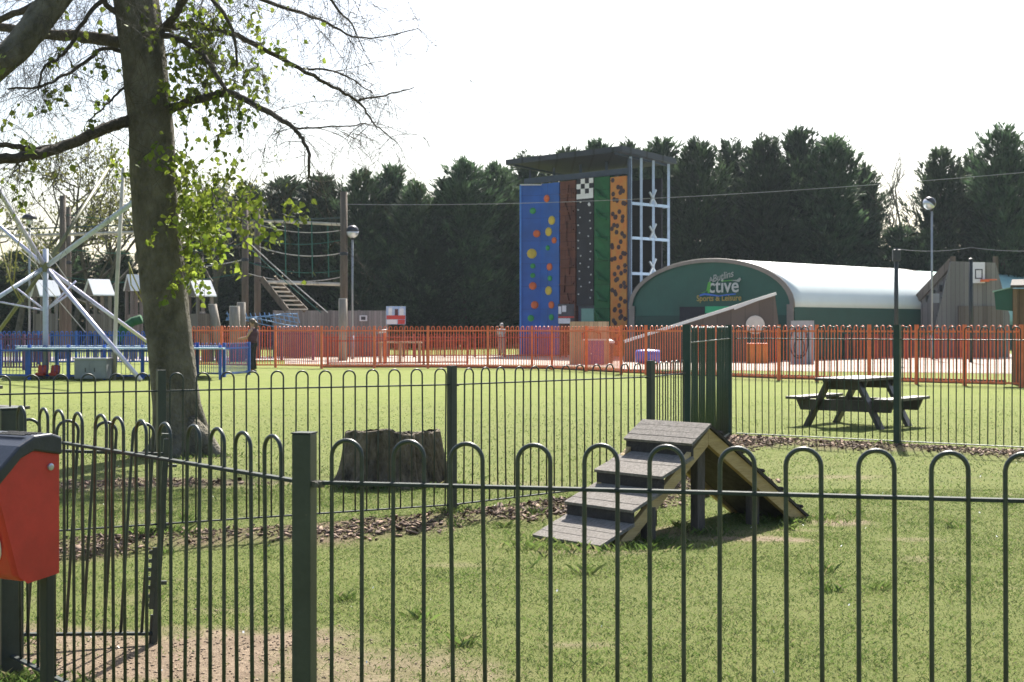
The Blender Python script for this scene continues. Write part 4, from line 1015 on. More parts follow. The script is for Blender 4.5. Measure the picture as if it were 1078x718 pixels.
# grey control cabinet with doors and plinth
o, a, b, zb = simple('control_cabinet', 'grey ribbed metal control cabinet between the blue trampoline posts', 'cabinet', 78, 112, 378, 401, 40.2, .6, None)
m_ = MB(); m_.box(((a.x+b.x)/2, 40.5, a.z/2+.02), (b.x-a.x, .6, a.z-.06)); m_.build('body', M['cabinet'], o, bevel=.015)
m_ = MB(); m_.box(((a.x+b.x)/2, 40.5, a.z+.01), (b.x-a.x+.06, .66, .04)); m_.build('lid', M['steel'], o, bevel=.01)
for i in range(2):
    w_ = (b.x-a.x)/2; m_ = MB(); m_.box((a.x+w_*(i+.5), 40.19, a.z/2), (w_-.05, .02, a.z-.16)); dr = m_.build('door', M['cabinet'], o, bevel=.006)
    m_ = MB(); m_.box((a.x+w_*(i+.5)+(.1 if i == 0 else -.1), 40.17, a.z/2), (.02,.02,.12)); m_.build('handle', M['lamp_dark'], dr)
def harness_seat(px, label):
    c_ = GX(px, 41.6)
    o = thing('ride_seat', label, 'seat', c_, 0, 'red seats under the bungee frame')
    m_ = MB(); m_.box((0,0,.14), (.27,.3,.10)); m_.build('seat', M['seat_red'], o, local=True, bevel=.05)
    m_ = MB(); m_.box((0,.15,.28), (.27,.07,.24), Matrix.Rotation(-.15,3,'X')); m_.build('backrest', M['seat_red'], o, local=True, bevel=.04)
    m_ = MB(); m_.box((0,0,.04), (.2,.2,.10)); m_.build('base', M['lamp_dark'], o, local=True)
harness_seat(43, 'red low seat just left of the foot of the bungee mast'); harness_seat(57, 'red low seat just right of the foot of the bungee mast')

# ------------------------------------------------------------------ play towers with white roofs
def play_tower(px, ye, wpx, Y, label, skew=.35):
    base = GX(px, Y); w_ = wpx/F*Y; ze = CAMH+(HY-ye)/F*Y
    o = thing('play_tower', label, 'play tower', base, math.radians(44), 'white roofed wooden play towers')
    hw = w_*.36; rh = 16/F*Y
    for sx in (-1,1):
        for sy in (-1,1):
            m_ = MB(); m_.box((sx*hw, sy*hw, ze/2-.05), (.12,.12,ze+.1)); m_.build('post', M['play_wood'], o, local=True)
    m_ = MB(); m_.prism([(-hw*1.5,-hw*1.45,ze-.02),(hw*1.5,-hw*1.45,ze-.02),(hw*1.5,0,ze+rh),(-hw*1.5,0,ze+rh)], (0,.0,.05)); m_.prism([(-hw*1.5,hw*1.45,ze-.02),(-hw*1.5,.01,ze+rh),(hw*1.5,.01,ze+rh),(hw*1.5,hw*1.45,ze-.02)], (0,0,.05))
    m_.build('roof', M['white_roof'], o, local=True)
    for sx in (-1,1):
        m_ = MB(); m_.prism([(sx*hw*1.3,-hw*1.3,ze-.02),(sx*hw*1.3,hw*1.3,ze-.02),(sx*hw*1.3,0,ze+rh-.03)], (.03,0,0)); m_.build('gable', M['play_wood'], o, local=True)
    for z in (1.25,):
        m_ = MB(); m_.box((0,0,z), (hw*2.1,hw*2.1,.08)); m_.build('platform', M['play_wood'], o, local=True)
    for sy in (-1,1):
        m_ = MB(); m_.box((0, sy*hw, z+.45), (hw*2, .05, .75)); m_.build('side_wall', M['play_wood'], o, local=True)
    m_ = MB(); m_.box((-hw,0,z+.45), (.05, hw*2, .75)); m_.build('side_wall', M['play_wood'], o, local=True)
play_tower(48, 312, 22, 62, 'white roofed play tower behind the bungee mast')
play_tower(104, 311, 23, 63, 'white roofed play tower between the bungee mast and the thin pale pole')
play_tower(141, 306, 15, 66, 'small white roofed play tower half hidden by the big trunk')
play_tower(211, 312, 23, 62, 'white roofed play tower just right of the big trunk')
sl = thing('play_slide', 'dark green plastic slide beside the small play tower left of the trunk', 'slide', GX(131,61))
m_ = MB()
pts = [W(149,336,61), W(140,338.5,61), W(131,345,60.8), W(124,357,60.5)]
m_.tube(pts, .2, 10); m_.build('chute', M['wall_green'], sl, smooth=True)
m_ = MB()
for p_ in pts[1:3]: m_.tube([p_, (p_.x,p_.y,-.02)], .05, 6)
m_.build('support', M['play_wood'], sl)

# ------------------------------------------------------------------ high rope course
def pole_thing(px, ytop, Y, r, label, name='rope_pole', cat='pole', m='pole_wood', grp='tall wooden poles of the rope course'):
    o = thing(name, label, cat, GX(px,Y), 0, grp)
    H = W(px,ytop,Y).z
    m_ = MB(); m_.tube([(0,0,-.05),(0,0,H*.5),(0,0,H)], [r,r*.93,r*.85], 12); m_.build('shaft', M[m], o, local=True, smooth=True)
    m_ = MB(); m_.lathe([(r*1.05,0),(r*1.05,.12),(r*.9,.16)], (0,0,H*.62), 12); m_.build('collar', M['lamp_dark'], o, local=True)
    return o
pole_thing(258, 212, 66, .17, 'left wooden pole of the close pair right of the big trunk')
pole_thing(271, 220, 69, .17, 'right wooden pole of the close pair right of the big trunk')
pole_thing(362, 202, 66, .19, 'single tall wooden pole beside the round lamp')
pole_thing(66, 206, 66, .17, 'tall wooden pole rising behind the bungee mast')
pole_thing(72, 218, 69, .15, 'darker wooden pole close behind the tall one at the left')
def wire(name, label, cat, pts, r, m, sag=0.0, group=None):
    P = []
    for i in range(len(pts)-1):
        a, b = Vector(pts[i]), Vector(pts[i+1])
        for s in range(10):
            t = s/10; P.append(a.lerp(b, t)-Vector((0,0,sag*4*t*(1-t))))
    P.append(Vector(pts[-1]))
    o = None
    m_ = MB(); m_.tube(P, r, 5); o = m_.build(name, M[m])
    c_ = Vector(pts[0]); o.location = c_
    for v in o.data.vertices: v.co -= c_
    return tag(o, label, cat, group)
gB = 'horizontal beams and ropes of the rope course'
wire('rope_beam', 'pale horizontal beam from the left pole to the close pair of poles', 'beam', [W(-40,250,66), W(66,247,66), W(258,241,66)], .075, 'pale_timber', group=gB)
wire('rope_beam', 'pale horizontal beam between the pair of poles and the single pole', 'beam', [W(271,232,69), W(362,236.5,66)], .075, 'pale_timber', group=gB)
wire('rope_beam', 'lower pale beam beside the tilted step ladder', 'beam', [W(281,297,66.3), W(362,299.5,66)], .085, 'pale_timber', group=gB)
wire('safety_rope', 'thin sagging rope just under the upper beam', 'rope', [W(271,236,69), W(362,242,66)], .02, 'rope', .25, gB)
wire('safety_rope', 'sagging grey rope halfway down to the single pole', 'rope', [W(271,259,69), W(362,266,66)], .025, 'rope', .3, gB)
wire('safety_rope', 'dark taut rope above the left horizontal beam', 'rope', [W(-30,241,67), W(72,239,67), W(258,231,67), W(362,229,66)], .035, 'cable_dark', .05, gB)
wire('safety_rope', 'pale rope hanging between the trunk leaves and the pair of poles', 'rope', [W(200,282,66), W(258,273,66)], .025, 'rope', .05, gB)
wire('guy_rope', 'upper diagonal guy rope running down past the step ladder', 'rope', [W(263,256,67), W(345,329,64)], .025, 'rope', .05, gB)
wire('guy_rope', 'lower green diagonal guy rope running down past the step ladder', 'rope', [W(264,262,67), W(338,329,64)], .022, 'rope_green', .05, gB)
for i, (x, lab) in enumerate(((300,'first hanging green climbing rope right of the pole pair'),(314,'second hanging green climbing rope right of the pole pair'),(328,'third hanging green climbing rope right of the pole pair'),(345,'green climbing rope hanging closest to the single pole'))):
    wire('climbing_rope', lab, 'rope', [W(x,233.5,67), W(x+1,292,67)], .03, 'rope_green', 0, 'green ropes hanging from the upper beam')
for y0_, y1_, lab in ((249,252,'thin green rope sagging below the upper beam between the poles'),(276,284,'thin green rope crossing the ropes at mid height'),(288,291,'thin grey rope just above the lower pale beam')):
    wire('safety_rope', lab, 'rope', [W(262,y0_,68), W(362,y1_,66.5)], .018, 'rope_green' if y0_ < 280 else 'rope', .3, gB)
for y0_, y1_, lab in ((262,256,'thin rope left of the pole pair above the play tower roof'),(292,287,'low thin rope left of the pole pair behind the play tower'),(226,222,'high thin rope left of the pole pair among the leaves')):
    wire('safety_rope', lab, 'rope', [W(70,y0_,67), W(258,y1_,66)], .016, 'rope_green', .35, gB)
# step ladder
sl_ = thing('step_ladder', 'tilted wooden ladder with seven pale treads hanging from the pair of poles', 'ladder', W(299,326,65))
a1, b1, a2, b2 = W(275,293,65), W(302,327,64.6), W(289,294,67), W(322,327,66.6)
for p_, q_ in ((a1,b1),(a2,b2)):
    m_ = MB(); m_.beam(p_, q_, .09, .26); m_.build('stringer', M['pole_wood'], sl_)
for k in range(7):
    t = (k+.9)/7.2; m_ = MB(); m_.beam(a1.lerp(b1,t), a2.lerp(b2,t), .34, .07); m_.build('tread', M['pale_timber'], sl_)
# stub posts and the blue net
def stub(px, ytop, Y, lean, label, r=.22):
    o = thing('stub_post', label, 'post', GX(px,Y), 0, 'thick leaning stub posts of the rope course')
    H = W(px,ytop,Y).z
    m_ = MB(); m_.tube([(0,0,-.05),(lean*.5,0,H*.6),(lean,0,H)], [r,r,r*.95], 10); m_.build('shaft', M['stub_wood'], o, local=True, smooth=True)
    m_ = MB(); m_.lathe([(r*.95,0),(r*.9,.04)], (lean,0,H), 10); m_.build('cap', M['pale_timber'], o, local=True)
stub(219, 329, 62, -.3, 'short stub post leaning left, nearest the big trunk', .2); stub(232, 321, 62, -.35, 'taller stub post leaning left beside the play tower', .2); stub(247, 323, 62, 0, 'thick upright stub post, left one of a touching pair', .24); stub(254, 319, 62.6, 0, 'thick upright stub post, taller one of a touching pair', .2)
stub(361, 315, 63, 0, 'short thick stub post at the foot of the single tall pole', .2)
nt_ = MB()
for j in range(5):
    pts = [W(238+7.5*i, 330+j*2.2+3*math.sin(i*.5+j)+.35*i, 63+random.uniform(-.3,.3)) for i in range(11)]
    nt_.tube(pts, .022, 5)
for i in range(16):
    x = 239+i*4.9; nt_.tube([W(x,328+i*.16+random.uniform(-1,1),63), W(x+3,338+i*.2+random.uniform(-1,1),63.1)], .018, 4)
no = nt_.build('rope_net', M['rope_blue']); tag(no, 'bundled blue rope net strung between the stub posts', 'net')
# grey wooden board fence and signs
fw = thing('board_fence', 'grey vertical board fence behind the round lamp post', 'fence', GX(350,72))
for k in range(4):
    x0, x1 = 288+k*30, 288+(k+1)*30
    m_ = MB(); p0_, p1_ = GX(x0,72), GX(x1,72); zt_ = W(350,327,72).z
    m_.box(((p0_.x+p1_.x)/2, 72, zt_/2), (p1_.x-p0_.x-.02, .06, zt_)); m_.build('board_panel', M['fence_wood'], fw)
    m_ = MB(); m_.box((p0_.x, 72.08, zt_/2), (.1,.1,zt_+.06)); m_.build('post', M['fence_wood'], fw)
def sign(name, label, px0, px1, y0, y1, Y, bands, m, posts=True, cat='sign'):
    a, b = W(px0,y0,Y), W(px1,y1,Y)
    o = thing(name, label, cat, ((a.x+b.x)/2, Y, 0))
    m_ = MB(); m_.box(((a.x+b.x)/2, Y, (a.z+b.z)/2), (b.x-a.x, .05, a.z-b.z)); m_.build('board', M[m], o, bevel=.01)
    for (u0, v0, u1, v1, mm, nm) in bands:
        m_ = MB(); m_.box((a.x+(b.x-a.x)*(u0+u1)/2, Y-.03, a.z+(b.z-a.z)*(v0+v1)/2), ((b.x-a.x)*(u1-u0), .012, (a.z-b.z)*(v1-v0))); m_.build(nm, M[mm], o)
    if posts:
        for x in (a.x+.1, b.x-.1):
            m_ = MB(); m_.box((x, Y+.06, a.z/2-.02), (.08,.08,a.z+.02)); m_.build('post', M['pole_wood'], o)
    return o
sign('poster_board', 'blue, white and red picture poster at the end of the board fence', 406.5, 427, 322.5, 341.5, 70.5, [(.02,.5,.98,.72,'poster_red','red_band'),(.05,.74,.55,.98,'poster_white','white_panel'),(.6,.74,.97,.98,'poster_red','red_panel'),(.12,.1,.3,.5,'poster_white','white_figure'),(.45,.15,.62,.5,'cloth_maroon','dark_figure'),(.68,.12,.9,.5,'poster_white','white_figure')], 'poster_blue')
sign('notice_sign', 'small pale notice on the grey board fence', 378.5, 386.5, 332, 338, 71.8, [(.2,.2,.8,.8,'poster_dark','print_block')], 'poster_white', False)
sign('poster_board', 'black and white poster with a pink base below the brown climbing panel', 587.5, 604.5, 320, 341, 69, [(.25,.08,.5,.4,'poster_white','white_patch'),(.55,.1,.95,.55,'poster_dark','dark_patch'),(.02,.12,.2,.5,'poster_white','white_patch'),(.02,.62,.98,.7,'poster_red','pink_line'),(.02,.72,.75,.98,'poster_white','white_panel')], 'poster_dark')

# ------------------------------------------------------------------ lamp posts and masts
def lamp(px, yhead, Y, label, kind):
    o = thing('street_lamp', label, 'street lamp', GX(px,Y), 0, 'round headed lamp posts')
    H = W(px,yhead,Y).z
    m_ = MB(); m_.tube([(0,0,-.05),(0,0,1.1)], .075, 10); m_.tube([(0,0,1.1),(0,0,H-.22)], .05, 10); m_.build('pole', M['lamp_pole'], o, local=True, smooth=True)
    R = .30
    hd = [(R*math.sin(t), -R*math.cos(t)) for t in [PI*i/14 for i in range(1,8)]]; up = [(R*math.sin(t), -R*math.cos(t)) for t in [PI*i/14 for i in range(7,14)]]
    rot = Matrix.Rotation({0:0,1:math.radians(38),2:0}[kind], 3, 'Y')
    c_ = Vector((0 if kind != 1 else -.12,0,H))
    if kind == 2: hd = [(x*.5, z*.9) for x, z in hd]; up = [(x*1.15, z*.8+.02) for x, z in up]
    m_ = MB(); m_.lathe(hd, c_, 18, rot); hdn = m_.build('lamp_shade', M['lamp_glass'], o, local=True, smooth=True)
    m_ = MB(); m_.lathe(up, c_+Vector((0,0,.004)), 18, rot); m_.build('lamp_cap', M['lamp_dark'], o, local=True, smooth=True)
    m_ = MB(); m_.lathe([(.06,-.1),(.09,0),(.06,.06)], (0,0,H-.28), 10); m_.build('collar', M['lamp_dark'], o, local=True)
lamp(371, 244, 66, 'lamp post with round mirrored head standing by the single rope pole', 0)
lamp(981, 214, 66, 'lamp post with tilted half-dark head in front of the bare tree at the right', 1)
lamp(31, 231, 64, 'lamp post with dark mushroom head at the far left', 2)
def mast(px, ytop, Y, label, box):
    o = thing('net_mast', label, 'mast', GX(px,Y), 0, 'dark masts of the ball court'); H = W(px,ytop,Y).z
    m_ = MB(); m_.tube([(0,0,-.05),(0,0,H)], .085, 10); m_.build('pole', M['dark_pole'], o, local=True, smooth=True)
    if box:
        m_ = MB(); m_.box((0,-.03,H-.30), (.30,.24,.46)); bx_ = m_.build('floodlight', M['dark_pole'], o, local=True, bevel=.03)
        m_ = MB(); m_.box((0,-.16,H-.30), (.24,.02,.38)); m_.build('lens', M['lamp_dark'], bx_, local=True)
    else:
        m_ = MB(); m_.lathe([(.1,0),(.1,.06),(.03,.1)], (0,0,H), 10); m_.build('cap', M['dark_pole'], o, local=True)
mast(943.5, 261, 56, 'dark floodlight mast standing in front of the white dome end', True)
mast(1022, 274, 60, 'thin dark mast in front of the basketball wall', False)
wire('overhead_cable', 'long pale cable crossing the trees from the rope pole past the tower', 'cable', [W(362,215,66), W(1130,177,41)], .011, 'cable', .35)
wire('overhead_cable', 'thin cable strung from the floodlight mast to the right edge', 'cable', [W(943.5,262,56), W(1022,260.5,60), W(1120,262,58)], .009, 'cable', .12)

# ------------------------------------------------------------------ climbing tower
N0 = Vector((5.9,72,0)); u1 = Vector((-5.28,5.5,0)).normalized(); u2 = Vector((u1.y,-u1.x,0)); u2 = Vector((.72,.694,0))
ct = thing('climbing_tower', 'tall climbing tower with coloured wall panels under a dark flat roof', 'climbing tower', N0)
ZT = 9.25
def tow(s, t, z): return N0 + u1*s + u2*t + Vector((0,0,z))
def sx(px):       # distance along the front face for an image column
    k = (px-CX)/F; return (k*N0.y-N0.x)/(u1.x-k*u1.y)
edges = [('orange_panel','wall_orange',661,644,ZT-.12),('green_panel','wall_green',643,627,ZT-.05),('black_panel','wall_black',626,608.5,ZT-.05),('brown_panel','wall_brown',607,591,ZT-.08),('blue_panel','wall_blue',590,570.5,ZT-.1)]
outn = Vector((-u2.x,-u2.y,0))
panels = {}
for nm, mm, xa, xb, zt_ in edges:
    s0, s1 = sx(xa), sx(xb); m_ = MB()
    z0_ = 0 if 'black' not in nm else 2.6
    p_ = tow(s0,0,z0_), tow(s1,0,z0_)
    m_.prism([tow(s0,-.10,z0_), tow(s1,-.10,z0_), tow(s1,-.10,zt_), tow(s0,-.10,zt_)], u2*.35)
    panels[nm] = (m_.build(nm, M[mm], ct), s0, s1, zt_)
# outer blue leaf folds forward at an inner corner
cB = tow(sx(570.5), -.10, 0); lf = Vector((-.86,.05,0)).normalized(); wl = 1.05
m_ = MB(); m_.prism([cB, cB+lf*wl, cB+lf*wl+Vector((0,0,ZT-.18)), cB+Vector((0,0,ZT-.18))], Vector((.02,.3,0))); bl2 = m_.build('blue_panel', M['wall_blue'], ct)
m_ = MB(); m_.box(cB+lf*(wl+.03)+Vector((0,.1,(ZT-.15)/2)), (.09,.4,ZT-.15)); m_.build('edge_strip', mat('strip_blue',(.06,.22,.62),.4,.1,2), ct)
m_ = MB(); m_.box(cB+lf*wl*.5+Vector((0,.1,ZT-.14)), (wl+.1,.4,.05)); m_.build('edge_strip', M['coping'], ct)
def hold(c, n_, r, m, parent, nm='hold', depth=.09, seg=10):
    R = n_.to_track_quat('Z','Y').to_matrix(); m_ = MB(); m_.lathe([(r,-.02),(r,depth*.5),(r*.6,depth)], c, seg, R); return m_.build(nm, M[m], parent)
pb, s0, s1, zt_ = panels['blue_panel']
for u, y, r, m in ((.35,209,.2,'hold_orange'),(.62,232,.24,'hold_yellow'),(.45,244,.24,'hold_yellow'),(.75,253,.17,'hold_orange'),(.4,261,.14,'hold_green'),(.5,281,.2,'hold_orange'),(.52,293,.15,'hold_green'),(.45,306,.24,'hold_yellow'),(.6,321,.2,'hold_orange'),(.6,334,.17,'hold_green')):
    c_ = tow(s0+(s1-s0)*(1-u), -.10, 0); c_.z = CAMH+(HY-y)/F*c_.y; hold(c_, outn, r, m, pb)
for u, y, r, m in ((.4,222,.17,'hold_green'),(.2,246,.2,'hold_orange'),(.45,267,.27,'hold_yellow'),(.4,280,.14,'hold_green'),(.4,290,.14,'hold_green'),(.4,301,.21,'hold_orange'),(.3,321,.21,'hold_orange'),(.5,335,.18,'hold_green')):
    c_ = cB+lf*wl*u; c_.z = CAMH+(HY-y)/F*c_.y; hold(c_, Vector((.05,-1,0)).normalized(), r, m, bl2)
po_, s0, s1, zt_ = panels['orange_panel']
rr_ = random.Random(5)
for k in range(62):
    u = rr_.choice((.2,.4,.6,.8))+rr_.uniform(-.06,.06); z = .6+ (zt_-.9)*(k/61) + rr_.uniform(-.15,.15)
    u = min(.9,max(.1,.5+.34*math.sin(k*1.05)+rr_.uniform(-.16,.16)))
    hold(tow(s0+(s1-s0)*u, -.10, z), outn, .135, 'hold_black', po_, 'hex_patch', .02, 6)
pk, s0, s1, zt_ = panels['black_panel']
zc = zt_
for r in range(4):
    for c in range(4):
        if (r+c) % 2 == 0 or r == 3:
            a_ = tow(s0+(s1-s0)*(c/4), -.115, zc-.26*(r+1)); b_ = tow(s0+(s1-s0)*((c+1)/4), -.115, zc-.26*r)
            m_ = MB(); m_.prism([a_, Vector((b_.x,b_.y,a_.z)), b_, Vector((a_.x,a_.y,b_.z))], u2*.012); m_.build('chequer_square', M['hold_white'], pk)
for k in range(26):
    hold(tow(s0+(s1-s0)*(.2+.6*(k % 2)+rr_.uniform(-.1,.1)), -.10, 3.0+k*.2), outn, .045, 'hold_white', pk, 'hold', .05, 6)
hold(tow(s0+(s1-s0)*.25, -.10, zt_-1.35), outn, .11, 'hold_white', pk, 'hold', .03, 4)
pw, s0, s1, zt_ = panels['brown_panel']
for k in range(9):
    m_ = MB(); z = .9+k*.95; a_ = tow(s0+(s1-s0)*.06, -.16, z); b_ = tow(s0+(s1-s0)*.94, -.16, z+rr_.uniform(-.08,.08)); m_.beam(a_, b_, .12, .09); m_.beam(tow(s0+(s1-s0)*rr_.uniform(.25,.75), -.15, z-.45), tow(s0+(s1-s0)*rr_.uniform(.25,.75), -.15, z+.45), .12, .09); m_.build('rock_ledge', M['wall_brown'], pw)
pg, s0, s1, zt_ = panels['green_panel']
for k in range(8):
    m_ = MB(); z = .7+k*1.05; a_ = tow(s0+(s1-s0)*.15, -.16, z); b_ = tow(s0+(s1-s0)*.85, -.18, z+.55); m_.tube([a_, a_.lerp(b_,.5)+outn*.12+Vector((0,0,-.15)), b_], [.06,.13,.05], 6); m_.build('vine_ledge', M['wall_green'], pg)
m_ = MB(); m_.prism([tow(sx(625),.0,1.0), tow(sx(612),.0,1.0), tow(sx(612),.0,2.45), tow(sx(625),.0,2.45)], u2*.05); m_.build('window', M['window'], ct)
m_ = MB(); m_.prism([tow(sx(627),.06,0), tow(sx(608),.06,0), tow(sx(608),.06,2.6), tow(sx(627),.06,2.6)], u2*.05); m_.build('door_surround', M['navy_steel'], ct)
m_ = MB(); m_.prism([tow(-.12,-.08,0), tow(.02,-.08,0), tow(.02,-.08,10.0), tow(-.12,-.08,10.0)], u2*.2); m_.build('corner_post', M['navy_steel'], ct)
LF = sx(551)
for s_ in (LF*.999, LF*.76, LF*.5, LF*.26):
    m_ = MB(); m_.beam(tow(s_,.5,ZT-.3), tow(s_,.5,10.05), .14, .14); m_.build('roof_post', M['navy_steel'], ct)
m_ = MB(); m_.beam(tow(-.1,.1,ZT+.15), tow(LF,.1,ZT+.15), .12, .3); m_.build('top_beam', M['navy_steel'], ct)
DP = 3.06
for t_, nm in ((.08,'frame_post'),(.9,'frame_post'),(1.85,'frame_post'),(DP,'frame_post')):
    m_ = MB(); m_.beam(tow(-.05,t_,0), tow(-.05,t_,ZT+.85), .13, .13); m_.build(nm, M['pale_blue_steel'], ct)
for z in (2.2,4.2,6.0,7.75):
    m_ = MB(); m_.beam(tow(-.05,0,z), tow(-.05,DP,z), .12, .14); m_.build('frame_rail', M['pale_blue_steel'], ct); m_ = MB(); m_.beam(tow(4.0,DP,z), tow(-.05,DP,z), .12, .14); m_.build('frame_rail', M['pale_blue_steel'], ct)
for z in (4.2,6.0,7.75):
    m_ = MB(); c_ = tow(-.1,1.75,z+.45); m_.beam(c_+u2*-.25+Vector((0,0,-.45)), c_+u2*.25+Vector((0,0,.35)), .07, .1); m_.beam(c_+u2*.25+Vector((0,0,-.4)), c_+u2*-.25+Vector((0,0,.2)), .07, .1); m_.build('brace', M['steel'], ct)
m_ = MB(); m_.prism([tow(.3,DP-.15,0), tow(LF,DP-.15,0), tow(LF,DP-.15,ZT), tow(.3,DP-.15,ZT)], u2*.1); m_.build('back_wall', M['wall_black'], ct)
m_ = MB()
rc = [tow(-.45,-1.0,0), tow(LF+.35,-1.0,0), tow(LF+.35,DP+.15,0), tow(-.45,DP+.15,0)]
rz = [10.25,10.25,9.95,9.95]
m_.hexa([Vector((p.x,p.y,z)) for p, z in zip(rc, rz)], [Vector((p.x,p.y,z+.28)) for p, z in zip(rc, rz)]); m_.build('roof', M['roof_navy'], ct)
for s_ in (.1, LF-.2):
    m_ = MB(); m_.beam(tow(s_,-.9,10.2), tow(s_,DP,9.92), .12, .1); m_.build('roof_rib', M['navy_steel'], ct)

# ------------------------------------------------------------------ fabric sports domes
def dome(name, label, apex, ax, length, hw, zw, za, mroof, mfront, mwall, logo=False, grp='fabric sports domes'):
    ax = ax.normalized(); pr = Vector((ax.y,-ax.x,0))        # pr: towards the camera's right side of the front
    o = thing(name, label, 'sports dome', (apex.x, apex.y, 0), 0, grp)
    n = 28
    arc = [( -hw*math.cos(PI*i/n), zw+(za-zw)*math.sin(PI*i/n)**.92) for i in range(n+1)]
    def pt(x, z, t): return Vector((apex.x,apex.y,0))+pr*x+ax*t+Vector((0,0,z))
    nb = 5; vs_ = []
    for k in range(21):
        vs_ += [pt(x, z, length*k/20) for x, z in arc]
    m_ = MB(); m_.add(vs_, [(j*(n+1)+i, j*(n+1)+i+1, (j+1)*(n+1)+i+1, (j+1)*(n+1)+i) for j in range(20) for i in range(n)])
    ro = m_.build('roof', M[mroof], o, smooth=True); sm = ro.modifiers.new('thick','SOLIDIFY'); sm.thickness = .03; sm.offset = 1
    for k in range(nb+1):
        t = length*k/nb; m_ = MB(); m_.tube([pt(x*1.003, z*1.003+.004, t) for x, z in arc], .045 if k in (0, nb) else .014, 6); m_.build('rib' if k in (0, nb) else 'seam', M['dome_hem' if k in (0, nb) else mroof], o, smooth=True)
    m_ = MB(); m_.add([pt(-hw,0,.05), pt(hw,0,.05)]+[pt(x*.985, z-.03, .05) for x, z in reversed(arc)], [tuple(range(n+3))]); fr = m_.build('end_wall', M[mfront], o); m_ = MB(); m_.add([pt(-hw,0,length-.05), pt(hw,0,length-.05)]+[pt(x*.985, z-.03, length-.05) for x, z in reversed(arc)], [tuple(range(n+3))]); m_.build('end_wall', M[mfront], o)
    m_ = MB(); m_.prism([pt(-hw*.93,.0,.0), pt(hw*.93,.0,.0), pt(hw*.93,zw*.86,.0), pt(-hw*.93,zw*.86,.0)], ax*.03); m_.build('lower_wall', M[mwall], o)
    for s in (-1,1):
        m_ = MB(); m_.prism([pt(s*hw,0,0), pt(s*hw,0,length), pt(s*hw,zw+.02,length), pt(s*hw,zw+.02,0)], pr*s*.04); m_.build('side_wall', M[mwall], o)
        m_ = MB(); m_.beam(pt(s*(hw-.18),0,-.03), pt(s*(hw-.18),zw+.15,-.03), .34, .06, ax); m_.build('front_pillar', M['dome_hem'], o)
    # hem of the front arch
    m_ = MB(); inn = [(x*.962, zw+(z-zw)*.962-.04) for x, z in arc]
    vs_ = [pt(x*.999,z,-.02) for x, z in arc]+[pt(x,z,-.02) for x, z in inn]
    m_.add(vs_, [(i,i+1,n+2+i,n+1+i) for i in range(n)]); hm = m_.build('front_hem', M['dome_hem'], o); sm = hm.modifiers.new('thick','SOLIDIFY'); sm.thickness = .03
    return o, pt, pr, ax, fr
apx = Vector((10.16*.9,74*.9,0))
dm, dpt, dpr, dax, dfr = dome('sports_dome', 'barrel-vaulted sports dome with green front, lettering and bright white roof', apx, Vector((12,12,0)), 15.3, 4.77, 2.36, 4.64, 'dome_white', 'dome_green', 'dome_green_dark')
dome('sports_dome', 'second paler teal sports dome beyond the white one', Vector((20.5,92,0)), Vector((12,9,0)), 18, 6.5, 1.6, 5.25, 'dome_teal', 'dome_green', 'dome_green_dark')
# lettering on the green front: a frame with x along the wall, y up, z out of the wall
def on_wall(px, py, out=.03):
    k = (px-CX)/F; s = (k*apx.y-apx.x)/(dpr.x-k*dpr.y); p = apx+dpr*s-dax*out; p.z = CAMH+(HY-py)/F*p.y
    return p
def wall_m(px, py, rot=0.0, out=.03):
    p = on_wall(px, py, out)-dm.location
    R = Matrix((dpr, Vector((0,0,1)), -dax)).transposed().to_4x4()
    return Matrix.Translation(p) @ R @ Matrix.Rotation(rot, 4, 'Z')
text_part('lettering', 'ctive', .92, M['text_white'], dm, wall_m(762,307.6), bold=.012)
text_part('lettering', 'At', .36, M['text_grey'], dm, wall_m(750.3,297,.12), bold=.004)
text_part('lettering', 'Butlins', .45, M['text_grey'], dm, wall_m(761.5,294,.2), shear=.3, bold=.006)
text_part('lettering', 'Sports & Leisure', .38, M['text_yellow'], dm, wall_m(757,316.6), bold=.006)
def wall_poly(pts, m, nm, out=.04):
    m_ = MB(); q = [on_wall(a, b, out) for a, b in pts]; m_.prism(q, dax*.015); return m_.build(nm, M[m], dm)
wall_poly([(738,308.5),(744,306.5),(746,297),(749,297),(747.5,308.5),(745.5,308.5),(745.6,305.5),(742,308)], 'text_green', 'logo_mark')
wall_poly([(737,310.2),(742,308.6),(750,309.6),(757,311),(766,309.6),(775,308.8),(775,310),(766,311),(757,312.2),(748,311.2),(742,310.6),(737,312)], 'text_blue', 'logo_wave')
wall_poly([(768,295.2),(776,294.6),(779.5,292.2),(780.5,294),(778.5,297),(775,296)], 'text_grey', 'logo_mark')
wall_poly([(760,295.6),(771,294.6),(772,295.4),(760,296.4)], 'text_green', 'logo_mark')
m_ = MB(); m_.prism([on_wall(743,322.5,.05), on_wall(768,322.5,.05), on_wall(768,329.5,.05), on_wall(743,329.5,.05)], dax*.02); m_.build('banner', M['bright_green'], dm)
m_ = MB(); m_.prism([on_wall(716,323,.05), on_wall(742,323,.05), on_wall(742,352,.05), on_wall(716,352,.05)], dax*.02); m_.build('doorway', M['wall_black'], dm)

